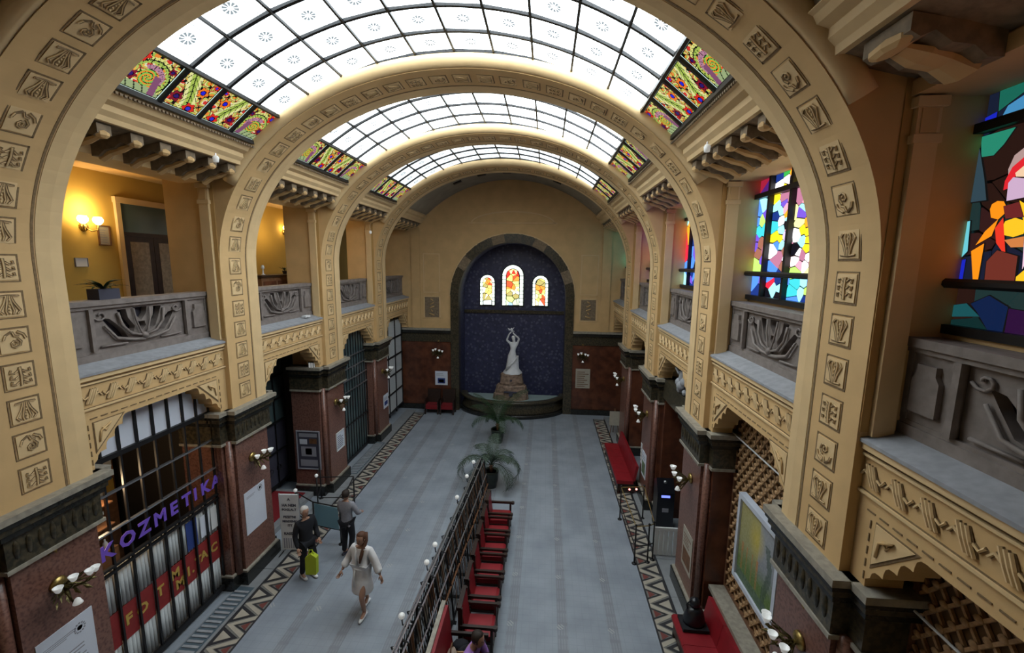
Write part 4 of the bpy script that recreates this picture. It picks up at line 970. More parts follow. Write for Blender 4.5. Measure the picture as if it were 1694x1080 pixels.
back('white_wall_box', 'small white box on the yellow wall below the lamp', 7.54, 6.84, .22, .16, ('white_paint', []), ('grey_ink', .006), 'box')
dr = struct('door_1', 'dark double door with glazed transom in the yellow gallery wall')
MB().box(-7.3, -7.24, 8.42, 8.52, 5.38, 8.25).build('door_frame', 'cream_light', dr); MB().box(-7.3, -7.24, 9.9, 10.0, 5.38, 8.25).build('door_frame', 'cream_light', dr)
MB().box(-7.3, -7.22, 8.40, 10.02, 8.15, 8.27).build('door_frame', 'cream_light', dr)
MB().box(-7.3, -7.27, 8.52, 9.9, 7.55, 8.15).build('transom_glass', 'mirror', dr)
MB().box(-7.3, -7.24, 8.52, 9.9, 7.48, 7.56).build('transom_bar', 'dark_wood', dr)
for y in (8.53, 9.21):
    MB().box(-7.3, -7.25, y, y + .67, 5.38, 7.48).build('door_leaf', 'dark_wood', dr); MB().box(-7.25, -7.245, y + .12, y + .55, 6.0, 7.36).build('door_pane', 'brown_relief', dr)
def leaf_fan(n, L, wd, droop, seed, base=(0, 0, 0), up0=.9):
    r_ = random.Random(seed); out = []
    for i in range(n):
        a = 2 * pi * i / n + r_.uniform(-.3, .3); l = L * r_.uniform(.7, 1.1); el = up0 * r_.uniform(.5, 1.25); pts = []
        for k in range(6):
            t = k / 5; h = l * t; pts.append((base[0] + cos(a) * h * cos(el * (1 - t * .6)), base[1] + sin(a) * h * cos(el * (1 - t * .6)), base[2] + h * sin(el) - droop * l * t ** 2.2))
        mb = MB(); vs = []; side = Vector((-sin(a), cos(a), 0))
        for k, p in enumerate(pts):
            ww = wd * sin(pi * (.12 + .86 * k / 5)) ; vs += [Vector(p) - side * ww, Vector(p) + Vector((0, 0, -ww * .3)), Vector(p) + side * ww]
        mb.add(vs, [(3 * k + j, 3 * k + j + 1, 3 * k + j + 4, 3 * k + j + 3) for k in range(5) for j in (0, 1)]); out.append(mb)
    return out
pf = tag(empty('potted_plant', (-5.11, 6.05, 6.38)), 'dark leafy plant in a black box on the stone balustrade', 'plant')
MB().box(-.10, .10, -.16, .16, 0, .16).build('planter', 'ink', pf)
for mb in leaf_fan(22, .32, .028, .5, 5, (0, 0, .15), 1.1): mb.build('leaf', 'leaf', pf)
ds = tag(empty('reception_desk', (-6.2, 11.95, 5.38)), 'dark red-brown reception desk in the second gallery bay', 'desk')
MB().box(-.25, .25, -1.0, .9, 0, 1.16).build('desk_front', 'wood', ds); MB().box(-.32, .3, -1.05, .95, 1.16, 1.22).build('desk_top', 'dark_wood', ds)
for k in range(3): MB().box(.25, .262, -.92 + .62 * k, -.38 + .62 * k, .12, 1.05).build('front_panel', 'brown_marble', ds)
p2 = tag(empty('small_plant', (-6.2, 12.4, 6.60)), 'small plant on the far end of the reception desk', 'plant')
MB().lathe([(0, 0), (.05, 0), (.07, .10), (.06, .10)], n=8).build('pot', 'ink', p2, True)
for mb in leaf_fan(9, .2, .02, .3, 8, (0, 0, .1), 1.2): mb.build('leaf', 'leaf', p2)
vs_ = tag(empty('desk_lamp', (-6.2, 11.4, 6.60)), 'white figurine-shaped lamp on the reception desk', 'lamp')
MB().lathe([(0, 0), (.06, 0), (.02, .03), (.015, .16), (.05, .18), (.03, .26), (0, .27)], n=10).build('body', 'white_paint', vs_, True)
bx = tag(MB().box(0, .12, 0, .24, 0, .05).build('paper_tray', 'white_paint'), 'small white tray lying on the stone ledge of the second bay', 'tray'); bx.location = (-4.95, 11.05, 5.465)
# small floodlight / camera brackets under the cornices
for i, (x, y, z, lab) in enumerate(((-3.92, 7.1, 8.72, 'small white spotlight under the first cornice, gallery side'), (3.95, 6.7, 8.72, 'small white spotlight under the first cornice, window side'), (-4.75, 15.42, 8.1, 'white loudspeaker bracket near the third gallery opening'))):
    o = tag(empty('spotlight', (x, y, z)), lab, 'spotlight'); MB().tube([(0, 0, 0), (0, 0, .05)], .012, 6).build('bracket', 'steel', o)
    MB().lathe([(0, -.08), (.04, -.07), (.05, 0), (.03, .03), (0, .03)], (0, 0, -.02), 10).build('head', 'shade_glass', o, True)

# ------------------------------------------------------------------ lattice panels, painting, shelf and red benches (right)
def lattice(y0, y1, z0, z1, x, label):
    root = tag(empty('lattice_panel'), label, 'lattice'); st_ = .19; H = z1 - z0
    def clip(c, d):          # line z - z0 = d*(y - c); clip to the rectangle
        ya_, yb_ = max(y0, min(c, c + H / d)), min(y1, max(c, c + H / d))
        return (ya_, yb_) if yb_ - ya_ > .05 else None
    for d in (1.25, -1.25):
        c = y0 - H - .3
        while c < y1 + H + .3:
            r_ = clip(c, d)
            if r_:
                p, q = (x, r_[0], z0 + d * (r_[0] - c)), (x, r_[1], z0 + d * (r_[1] - c)); off_ = .0 if d > 0 else .018
                MB().tube([(x - off_, p[1], p[2]), (x - off_, q[1], q[2])], .020, 4).build('slat', 'tan_lattice', root)
            c += st_
    rv = MB(); k = 0; z = z0 + .12
    while z < z1:
        y = y0 + .095 + (.095 if k % 2 else 0)
        while y < y1: rv.ball((x - .03, y, z), .045, 6, .5, 1, .8); y += .19
        z += .119; k += 1
    tag(rv.build('carved_boss', 'tan_lattice', root, True), kind='stuff')
    for a_, b_, c_, d_ in ((y0 - .05, y1 + .05, z0 - .06, z0), (y0 - .05, y1 + .05, z1, z1 + .05), (y0 - .06, y0, z0, z1), (y1, y1 + .06, z0, z1)): MB().box(x - .04, x + .01, a_, b_, c_, d_).build('frame', 'wood', root)
a, c = BAYS[1]; lattice(a + .2, c - .25, .98, 4.5, 5.255, 'tan carved lattice panel behind the landscape painting')
a, c = BAYS[0]; lattice(.8, c - .25, .98, 4.5, 5.255, 'tan carved lattice panel in the dark bay nearest the camera')
for i, (y0, y1, z, lab) in enumerate(((5.3, 7.85, 3.98, 'thin white rod across the lattice above the painting'), (1.0, 4.02, 3.86, 'thin white rod across the nearest dark lattice'))):
    tag(MB().tube([(5.14, y0, z), (5.14, y1, z)], .013, 6).build('hanging_rod', 'white_paint'), lab, 'rod')
pt = tag(empty('landscape_painting'), 'large misty green landscape painting with figures in a silver frame', 'painting')
px_, y0, y1, z0, z1 = 5.12, 5.93, 7.10, 1.66, 3.06
def paint_land(u, v):
    r_ = random.Random(int(u * 40) * 91 + int(v * 50)); n = r_.uniform(-.05, .05)
    sky = mixc((.24, .26, .30), (.36, .38, .40), v) if u < .45 else mixc((.30, .32, .18), (.42, .38, .16), v)
    c_ = sky
    d = math.hypot((u - .52) * 1.1, v - .72)
    if d < .26: c_ = mixc((.62, .50, .10), sky, d / .26)
    if v < .5: c_ = mixc((.14, .22, .07), c_, max(0, (v - .25) / .25) if v > .25 else 0)
    if v < .5 and (u * 7) % 1 < .25 and .35 < u < .98 and v > .15: c_ = mixc((.50, .22, .07), c_, .2 if (v > .38) else .55)
    if abs(u - .20 - .05 * sin(v * 9)) < .06 and v < .8: c_ = mixc((.06, .10, .07), c_, .3)
    if v < .12: c_ = mixc((.10, .15, .12), c_, .3)
    return tuple(max(0, q + n * .6) for q in c_)
mb = MB(); nu, nv = 40, 48
for i in range(nu):
    for j in range(nv):
        u0, u1 = i / nu, (i + 1) / nu; v0, v1 = j / nv, (j + 1) / nv; mb.col = paint_land((u0 + u1) / 2, (v0 + v1) / 2)
        Y_ = lambda u: y0 + (y1 - y0) * u; Z_ = lambda v: z0 + (z1 - z0) * v
        mb.quad((px_, Y_(u0), Z_(v0)), (px_, Y_(u0), Z_(v1)), (px_, Y_(u1), Z_(v1)), (px_, Y_(u1), Z_(v0)))
mb.build('canvas', 'painted', pt)
MB().box(px_ + .002, px_ + .08, y0, y1, z0, z1).build('backing_board', 'wood', pt)
for a_, b_, c_, d_ in ((y0 - .08, y1 + .08, z0 - .08, z0), (y0 - .08, y1 + .08, z1, z1 + .08), (y0 - .08, y0, z0, z1), (y1, y1 + .08, z0, z1)): MB().box(px_ - .035, px_ + .08, a_, b_, c_, d_).build('frame', 'frame_silver', pt)
for b in (0, 1):
    a, c = BAYS[b]; a = max(a, 1.2)
    sf = tag(empty('stone_shelf'), ['grey-brown stone shelf below the nearest dark lattice', 'grey-brown stone shelf below the landscape painting'][b], 'shelf')
    MB().box(4.93, 5.27, a + .16, c - .22, .84, .92).build('top_slab', 'marble_band', sf); MB().box(5.0, 5.27, a + .16, c - .22, .10, .84).build('base', 'black_marble', sf)
def bench(y0, y1, x0, xb, label, zs=.45, zb=.95):
    r_ = tag(empty('red_bench', (0, 0, 0)), label, 'bench'); n = max(2, round((y1 - y0) / .6))
    for k in range(n):
        ya_, yb_ = y0 + (y1 - y0) * k / n + .004, y0 + (y1 - y0) * (k + 1) / n - .004
        MB().prism([(x0, zs - .12), (x0 - .01, zs - .04), (x0 + .02, zs), (xb - .02, zs - .02), (xb - .02, zs - .12)], 'y', ya_, yb_).build('seat_cushion', 'red_leather', r_)
        MB().prism([(xb - .04, zs - .02), (xb + .03, zs - .02), (xb + .12, zb), (xb + .04, zb + .02)], 'y', ya_, yb_).build('back_cushion', 'red_leather', r_)
    MB().box(x0 + .03, xb + .04, y0 + .03, y1 - .03, .1, zs - .12).build('base', 'dark_wood', r_)
    for x in (x0 + .05, xb - .02):
        for y in (y0 + .06, y1 - .06): MB().box(x - .03, x + .03, y - .03, y + .03, .012, .1).build('leg', 'dark_wood', r_)
    return r_
bench(5.45, 7.45, 4.20, 4.80, 'long bright red leather bench under the landscape painting', zb=.86)
bench(12.5, 15.3, 3.98, 4.50, 'long deep red bench in the farther bay of the bench side', zb=.9)
bg = tag(empty('black_bag', (4.52, 7.22, .45)), 'black bag with a shiny round top at the far end of the near red bench', 'bag')
MB().lathe([(0, 0), (.19, .02), (.20, .12), (.16, .28), (.12, .36), (0, .38)], n=12, sx=1, sy=.8).build('body', 'kiosk', bg, True)
MB().ball((0, .02, .44), .10, 12).build('round_top', 'kiosk', bg, True); MB().box(-.24, .22, -.18, .16, .0, .06).build('folded_flap', 'black_cloth', bg)
MB().tube([(-.12, 0, .3), (-.15, 0, .42), (-.08, 0, .5), (0, 0, .52)], .012, 6).build('strap', 'black_cloth', bg, True)

# ------------------------------------------------------------------ kiosk bay (right, third from camera)
a, c = BAYS[2]
pr = struct('trim_4', 'dark marble portal over the black kiosk'); MB().box(4.9, 5.6, a + .1, c - .15, 3.45, 3.98).build('lintel', 'green_marble', pr)
for y in (a + .12, c - .35): MB().box(4.95, 5.6, y, y + .18, 0, 3.45).build('jamb', 'brown_marble', pr)
MB().box(5.55, 5.6, a + .3, c - .35, .0, 3.45).build('door_leaf', 'black_marble', pr)
sg = tag(empty('carved_group', (5.02, 10.15, 3.98)), 'grey carved figure group perched above the dark doorway, window side', 'sculpture')
mb = MB(); r_ = random.Random(4)
for k in range(16): mb.ball((r_.uniform(-.12, .12), r_.uniform(-.32, .32), .08 + .12 * (k % 5) * r_.uniform(.6, 1)), r_.uniform(.07, .13), 8)
mb.build('rocky_base', 'ledge_stone', sg, True)
MB().tube([(0, .05, .2), (-.02, .0, .45), (0, -.02, .62)], [.15, .12, .07], 8).build('figure', 'ledge_stone', sg, True)
MB().ball((-.02, -.04, .74), .09, 10).build('head', 'ledge_stone', sg, True)
for s in (-1, 1): MB().tube([(0, s * .1, .55), (-.08, s * .24, .42), (-.14, s * .30, .56)], [.045, .04, .03], 6).build('arm', 'ledge_stone', sg, True)
kz = tag(empty('kiosk', (4.95, 10.95, .012)), 'black upright machine with a small glowing blue display', 'machine')
MB().box(-.22, .22, -.2, .2, 0, 1.05).build('cabinet', 'kiosk', kz)
MB().prism([(-.2, 1.05), (.2, 1.05), (.2, 1.25), (.0, 1.38)], 'x', -.22, .22).build('hood', 'kiosk', kz)
MB().box(-.12, .10, -.215, -.2, .93, .99).build('display', 'screen_blue', kz); MB().box(-.08, .08, -.21, -.2, .52, .62).build('slot_plate', 'grey_ink', kz)
MB().lathe([(0, 0), (.05, 0), (.04, .05), (0, .06)], (0, -.05, 1.27), 10).build('top_light', 'steel', kz, True)
fl_ = tag(empty('low_slat_gate', (4.42, 9.72, .012)), 'low pale slatted gate in front of the black machine', 'gate')
MB().box(0, .56, -.02, .02, .66, .74).build('top_rail', 'white_paint', fl_)
for k in range(5): MB().box(.01 + .112 * k, .10 + .112 * k, -.012, .012, .02, .66).build('slat', 'white_paint', fl_)
rr_ = tag(empty('brass_railing'), 'low brass and iron queue railing with two small red lamps', 'railing')
pq = [(3.86, 11.15), (3.90, 9.38), (4.22, 9.45), (4.36, 9.55), (4.50, 11.25)]
for x, y in pq:
    q = MB().tube([(x, y, 0), (x, y, .95)], .018, 8); q.lathe([(.06, 0), (.06, .015), (.02, .03)], (x, y, 0), 8); q.ball((x, y, .98), .03, 8); q.build('post', 'iron', rr_, True)
for i, j, z in ((0, 1, .95), (0, 4, .95), (0, 4, .82), (1, 2, .95), (2, 3, .95), (3, 4, .95), (1, 2, .45), (2, 3, .45), (0, 1, .45)):
    MB().tube([(*pq[i], z), (*pq[j], z)], .013, 6).build('rail', 'brass' if z > .9 else 'iron', rr_)
for t in (.35, .65):
    x, y = pq[0][0] + (pq[4][0] - pq[0][0]) * t, pq[0][1] + (pq[4][1] - pq[0][1]) * t - .03; MB().ball((x, y, .90), .028, 8).build('red_lamp', 'lamp_red', rr_, True)
es = tag(empty('easel_sign', (4.62, 17.15, 0)), 'small pale notice on an easel at the far end of the bench side', 'sign')
for q in ((-.2, -.1), (.2, -.1), (0, .25)): MB().tube([(q[0], q[1], 0), (0, 0, 1.15)], .014, 6).build('leg', 'wood', es)
MB().box(-.22, .22, -.10, -.08, .45, 1.05).build('notice', 'tile_cream', es)
for k in range(2):
    ac = tag(empty('armchair', (-3.50 + .72 * k, 18.95, 0)), ['dark red armchair below the blue poster, the one by the gate-side corner', 'dark red armchair below the blue poster, the one by the fountain'][k], 'armchair', 'dark armchairs by the end wall')
    MB().box(-.27, .27, -.25, .22, .25, .45).build('seat', 'carpet_red', ac); MB().prism([(.18, .4), (.30, .4), (.40, 1.05), (.30, 1.05)], 'x', -.3, .3).build('backrest', 'dark_wood', ac)
    for s in (-1, 1):
        MB().box(s * .27, s * .33, -.25, .25, .25, .68).build('arm', 'dark_wood', ac)
        for y in (-.22, .2): MB().box(s * .30 - .03, s * .30 + .03, y - .03, y + .03, 0, .25).build('leg', 'dark_wood', ac)

# ------------------------------------------------------------------ palms in pots
def frond(L, el, az, seed, mt_, droop=1.25, nl=26):
    r_ = random.Random(seed); mb = MB(); pts = []; p = Vector((0, 0, 0)); e = el
    for k in range(13):
        pts.append(p.copy()); p = p + Vector((cos(az) * cos(e), sin(az) * cos(e), sin(e))) * (L / 12); e -= droop / 12 * (1 + k * .11)
    mb.tube(pts, [.014 * (1 - .8 * k / 12) for k in range(13)], 4)
    for k in range(nl):
        t = .12 + .86 * k / nl; f = t * 12; i = min(int(f), 11); q = pts[i].lerp(pts[i + 1], f - i); d = (pts[i + 1] - pts[i]).normalized(); sd = d.cross(Vector((0, 0, 1))).normalized()
        ll = L * .24 * (sin(pi * (.15 + .8 * t)) ** .7)
        for s in (-1, 1):
            tip = q + (sd * s * .85 + d * .65 + Vector((0, 0, -.35))).normalized() * ll; mid = q + (tip - q) * .5 + Vector((0, 0, .03)); w_ = d * .012
            mb.add([q - w_, q + w_, mid + w_ * 1.3, mid - w_ * 1.3, tip], [(0, 1, 2, 3), (3, 2, 4)])
    return mb
def palm(loc, label, pot_r, pot_h, trunk, fr, mt_):
    root = tag(empty('potted_palm', loc), label, 'palm')
    MB().lathe([(0, 0), (pot_r * .72, 0), (pot_r * .95, pot_h * .5), (pot_r, pot_h * .9), (pot_r * 1.02, pot_h), (pot_r * .88, pot_h), (pot_r * .85, pot_h * .9)], n=16).build('pot', 'pot_green', root, True)
    MB().lathe([(0, 0), (pot_r * .87, 0)], (0, 0, pot_h * .91), 12).build('soil', 'dark_wood', root)
    tk = MB().tube([(0, 0, pot_h * .8), (.01, 0, pot_h + trunk * .5), (0, 0, pot_h + trunk)], [.05, .06, .045], 8)
    for k in range(8): tk.tube([(.05 * cos(k * 2.4), .05 * sin(k * 2.4), pot_h + trunk * k / 8), (.09 * cos(k * 2.4), .09 * sin(k * 2.4), pot_h + trunk * k / 8 + .08)], .012, 4)
    tk.build('trunk', 'wood', root, True)
    for i, (L, el, az, dp) in enumerate(fr):
        o = frond(L * 1.22, el, az, i, mt_, dp).build('frond', mt_, root); o.location = (0, 0, pot_h + trunk - .02)
palm((.08, 12.55, 0), 'wide potted palm with drooping grey-green fronds at the end of the iron screen', .24, .55, .18,
     [(1.45, 1.00, 3.5, 2.3), (1.35, .75, 2.9, 2.1), (1.25, 1.1, -.3, 2.2), (1.35, .72, .25, 2.4), (1.2, .95, .9, 2.0), (1.15, 1.15, 2.2, 1.7), (1.1, 1.35, 1.5, 1.2), (1.3, .65, -.75, 2.3), (1.15, .55, 3.9, 2.2), (1.0, 1.4, 4.6, 1.5), (.9, 1.3, 5.6, 1.5)], 'leaf_grey')
palm((-.10, 15.95, 0), 'upright green potted palm between the front palm and the fountain', .26, .55, .22,
     [(1.6, 1.35, .4, .9), (1.5, 1.2, 1.6, 1.2), (1.25, 1.15, 2.8, 1.2), (1.2, 1.0, 3.8, 1.5), (1.2, .95, 5.0, 1.5), (1.15, .9, 6.0, 1.6), (1.35, 1.4, 3.2, .8), (1.0, .7, .9, 1.6), (1.0, .7, 2.2, 1.6)], 'leaf')

# ------------------------------------------------------------------ fountain and statue
FX, FY = .18, 20.15
ft = tag(empty('fountain', (FX, FY, 0.001)), 'oval stone basin of pale water in front of the blue niche', 'fountain')
def oval(nm, prof, mt_, rx=1., ry=.66, n=48): MB().lathe(prof, (0, 0, 0), n, rx, ry, pi, 2 * pi).build(nm, mt_, ft, True)
oval('base_step', [(2.42, 0), (2.62, 0), (2.62, .12), (2.58, .16), (2.42, .16)], 'black_marble')
oval('basin_wall', [(2.30, .1), (2.48, .16), (2.50, .26), (2.42, .34), (2.40, .56), (2.46, .62), (2.54, .66), (2.56, .74), (2.50, .78), (2.26, .78), (2.22, .72), (2.22, .4)], 'green_marble')
MB().lathe([(0, 0), (2.25, 0)], (0, 0, .66), 48, 1, .66, pi, 2 * pi).build('water', 'water', ft)
MB().lathe([(0.0, .52), (2.27, .52)], (0, 0, 0), 48, 1, .66, pi, 2 * pi).build('basin_floor', 'marble_white', ft)
pd = tag(empty('statue_pedestal', (.15, 19.45, .50)), 'rough brown stone pedestal with a dark spout standing in the fountain', 'pedestal')
r_ = random.Random(11)
for nm, (rx, ry, z0, z1) in {'lower_block': (.74, .42, 0, .50), 'middle_block': (.66, .38, .50, .86), 'upper_block': (.46, .34, .86, 1.42)}.items():
    n = 12; mb = MB(); vs = []
    for z, k in ((z0, 1.), (z0 + .1, 1.04), (z1 - .06, .98), (z1, .9)):
        for i in range(n): t = 2 * pi * i / n; q = k * r_.uniform(.93, 1.05); vs.append((rx * q * cos(t) * (1.15 if abs(cos(t)) > .6 else 1), ry * q * sin(t), z))
    mb.add(vs, [(j * n + i, j * n + (i + 1) % n, (j + 1) * n + (i + 1) % n, (j + 1) * n + i) for j in range(3) for i in range(n)] + [list(range(n))[::-1], list(range(3 * n, 4 * n))]); mb.build(nm, 'pedestal_stone', pd)
MB().box(-.30, .30, -.46, -.38, .56, .62).build('spout_slot', 'ink', pd); MB().box(-.08, .10, -.47, -.38, .40, .56).build('spout', 'ink', pd)
MB().lathe([(0, 0), (.06, 0), (.05, .03), (0, .05)], (0, 0, 0), 8).xf(Matrix.Translation((0, -.33, 1.12)) @ Matrix.Rotation(pi / 2, 4, 'X')).build('mask', 'ink', pd)
MB().box(.34, .50, -.25, .1, 1.0, 1.35).build('side_stone', 'pedestal_stone', pd)

def skin_mesh(name, verts, edges, radii, mt_, parent, sub=2, root_i=0, loc=None):
    me = bpy.data.meshes.new(name); me.from_pydata([tuple(v) for v in verts], edges, []); me.materials.append(MAT[mt_])
    o = link(name, me, parent); md = o.modifiers.new('skin', 'SKIN'); md.use_smooth_shade = True
    if not me.skin_vertices: me.skin_vertices  # created with the modifier
    for i, r_ in enumerate(radii):
        rx, ry = r_ if isinstance(r_, tuple) else (r_, r_); sv = me.skin_vertices[0].data[i]; sv.radius = (rx, ry); sv.use_root = (i == root_i)
    s_ = o.modifiers.new('sub', 'SUBSURF'); s_.levels = sub; s_.render_levels = sub
    dg = bpy.context.evaluated_depsgraph_get(); ev = bpy.data.meshes.new_from_object(o.evaluated_get(dg)); o.modifiers.clear(); o.data = ev
    ev.materials.clear(); ev.materials.append(MAT[mt_]); ev.polygons.foreach_set('use_smooth', [True] * len(ev.polygons)); return o
def chain(groups):
    """groups: list of (start key or None, [(key, pos, r), ...])"""
    V = []; E_ = []; Rr = []; K = {}
    for st_, pts in groups:
        prev = K[st_] if st_ else None
        for key, p, r_ in pts:
            K[key] = len(V); V.append(p); Rr.append(r_)
            if prev is not None: E_.append((prev, K[key]))
            prev = K[key]
    return V, E_, Rr, K
def hand(parent, w_, d, mt_='skin', s=1, sc=1.):
    """palm and five curled fingers; w_ wrist, d direction of the hand"""
    d = Vector(d).normalized(); w_ = Vector(w_); u = d.cross(Vector((0, 1, 0))); u = (u if u.length > .1 else Vector((1, 0, 0))).normalized(); n = d.cross(u)
    mb = MB(); mb.tube([w_, w_ + d * .04 * sc, w_ + d * .09 * sc], [.022 * sc, .034 * sc, .032 * sc], 8, flat=.55)
    for i, L in enumerate((.060, .072, .067, .052)):
        b0 = w_ + d * .085 * sc + u * (i - 1.5) * .018 * sc; mb.tube([b0, b0 + d * L * .5 * sc, b0 + d * L * .85 * sc + n * .02 * sc, b0 + d * L * .9 * sc + n * .035 * sc], [.009 * sc, .0085 * sc, .0075 * sc, .006 * sc], 6)
    b0 = w_ + d * .025 * sc - u * .028 * sc * s; mb.tube([b0, b0 + (d * .7 - u * s * .7) * .04 * sc, b0 + (d * .9 - u * s * .4) * .07 * sc + n * .01 * sc], [.011 * sc, .010 * sc, .008 * sc], 6)
    return mb.build('hand', mt_, parent, True)
def head(parent, c, mt_='skin', hair='hair_dark', r=.105, style='short', yaw_=0):
    """face looks along -y turned by yaw_"""
    hd = empty('head', c, yaw_); hd.parent = parent
    mb = MB(); mb.lathe([(0, -.12), (.045, -.112), (.066, -.075), (.078, -.02), (.082, .03), (.072, .08), (.04, .112), (0, .12)], n=14, sx=.95, sy=1.15)
    mb.add([(-.012, -.088, -.02), (.012, -.088, -.02), (0, -.115, -.022), (0, -.09, .03), (0, -.085, -.032)], [(0, 2, 3), (2, 1, 3), (0, 4, 2), (4, 1, 2)])
    for s in (-1, 1): mb.ball((s * .080, .005, -.005), .022, 8, .4, 1, 1.3)
    mb.build('face', mt_, hd, True)
    if mt_ == 'skin':
        for s in (-1, 1): MB().ball((s * .030, -.082, .012), .010, 6).build('eye', 'ink', hd)
        MB().box(-.022, .022, -.092, -.084, -.058, -.052).build('mouth', 'tile_red', hd)
    hb = MB(); hb.lathe([(.088, -.03), (.094, .03), (.084, .09), (.045, .125), (0, .132)], (0, .016, 0), 14, .98, 1.12)
    hb.v = [(x, y + (.035 if y < -.03 and z < .06 else 0), z) for x, y, z in hb.v]
    if style == 'long': hb.tube([(.02, .09, .06), (.05, .07, -.08), (.075, -.03, -.18), (.07, -.11, -.30), (.055, -.135, -.42)], [.07, .055, .042, .035, .018], 8)
    if style == 'bun': hb.ball((0, .12, .06), .05, 8)
    hb.build('hair', hair, hd, True); return hd
def person(name, label, loc, rz, J, clothes, headk, shoes=None, sc=1.):
    """J: joint dict in local space (faces -y). clothes: list of (name, mat, [(group)]) built as skinned surfaces"""
    root = tag(empty(name, loc, rz), label, 'person'); root.scale = (sc, sc, sc)
    P_ = {k: Vector(v) for k, v in J.items()}
    g = [(None, [('pel', P_['pel'], (.13, .10)), ('wai', P_['wai'], (.115, .09)), ('che', P_['che'], (.145, .10)), ('nek0', P_['nek'], .06), ('nek', P_['nek'] + Vector((0, 0, .07)), .048)])]
    for s in 'lr':
        g.append(('che', [(s + 'sh', P_[s + 'sh'], .058), (s + 'el', P_[s + 'el'], .042), (s + 'wr', P_[s + 'wr'], .027)]))
        g.append(('pel', [(s + 'hi', P_[s + 'hi'], .088), (s + 'kn', P_[s + 'kn'], .058), (s + 'an', P_[s + 'an'], .038), (s + 'to', P_[s + 'to'], .030)]))
    V, E_, Rr, K = chain(g); skin_mesh('body', V, E_, Rr, 'skin', root)
    for nm, mt_, gg in clothes:
        V, E_, Rr, K = chain([(a, [(k, Vector(p), r_) for k, p, r_ in pts]) for a, pts in gg]); skin_mesh(nm, V, E_, Rr, mt_, root)
    for s, sg_ in (('l', 1), ('r', -1)): hand(root, P_[s + 'wr'], P_[s + 'wr'] - P_[s + 'el'], s=sg_)
    if shoes:
        for s in 'lr':
            a_, t_ = P_[s + 'an'], P_[s + 'to']; d = (t_ - a_); d.z = 0; d.normalize(); b0 = Vector((a_.x, a_.y, min(t_.z, a_.z) - .0))
            MB().tube([b0 - d * .07 + Vector((0, 0, .0)), b0 + Vector((0, 0, .008)), b0 + d * .10, b0 + d * .17 + Vector((0, 0, -.006)), b0 + d * .20 + Vector((0, 0, -.01))], [.032, .042, .044, .036, .018], 8, flat=.75).build('shoe', shoes, root, True)
    head(root, P_['hd'], **headk); return root
def J0(**k):
    J = dict(pel=(0, 0, .93), wai=(0, 0, 1.08), che=(0, 0, 1.30), nek=(0, 0, 1.46), hd=(0, -.015, 1.63), lsh=(.18, 0, 1.41), lel=(.24, .02, 1.13), lwr=(.26, -.04, .88), rsh=(-.18, 0, 1.41), rel=(-.24, .02, 1.13), rwr=(-.26, -.04, .88),
             lhi=(.09, 0, .90), lkn=(.10, -.02, .50), lan=(.10, .03, .09), lto=(.11, -.12, .035), rhi=(-.09, 0, .90), rkn=(-.10, -.02, .50), ran=(-.10, .03, .09), rto=(-.11, -.12, .035)); J.update(k); return J
def pv(J, *ks): return [J[k] for k in ks]
# woman in a white robe, walking towards the camera
J = J0(lkn=(.10, -.20, .52), lan=(.08, -.10, .12), lto=(.09, -.24, .05), rkn=(-.08, .02, .50), ran=(-.07, .22, .16), rto=(-.07, .12, .05), lel=(.30, .02, 1.14), lwr=(.40, .0, .92), rel=(-.30, .0, 1.16), rwr=(-.36, -.16, .97))
robe = [('robe', 'robe_cloth', [(None, [('a', (0, 0, .96), (.20, .155)), ('b', (0, 0, 1.12), (.165, .13)), ('c', (0, 0, 1.30), (.185, .135)), ('d', (0, 0, 1.42), (.10, .08))]),
        ('a', [('e', (0, -.02, .78), (.225, .18)), ('f', (0, -.02, .55), (.24, .20)), ('g', (0, -.02, .50), (.235, .195))]),
        ('c', [('l1', J['lsh'], .085), ('l2', J['lel'], .078), ('l3', (.385, .0, .96), .085)]), ('c', [('r1', J['rsh'], .085), ('r2', J['rel'], .078), ('r3', (-.350, -.13, 1.01), .085)])])]
pw = person('person', 'person with long brown hair in a white bathrobe and white slippers, walking towards the camera', (-1.83, 7.42, 0), radians(-12), J, robe, dict(hair='hair_brown', style='long'), 'white_paint')
MB().tube([(.19 * cos(a) * 1.0, .15 * sin(a), 1.06) for a in [2 * pi * k / 20 for k in range(21)]], .02, 6).build('robe_belt', 'white_paint', pw, True)
MB().tube([(-.06, -.14, 1.05), (-.07, -.19, .9), (-.06, -.21, .72)], .016, 6).build('belt_end', 'white_paint', pw, True)
for s in (-1, 1): MB().tube([(s * .075, -.06, 1.45), (s * .07, -.115, 1.34), (s * .02, -.14, 1.14)], .022, 6).build('lapel', 'white_paint', pw, True)
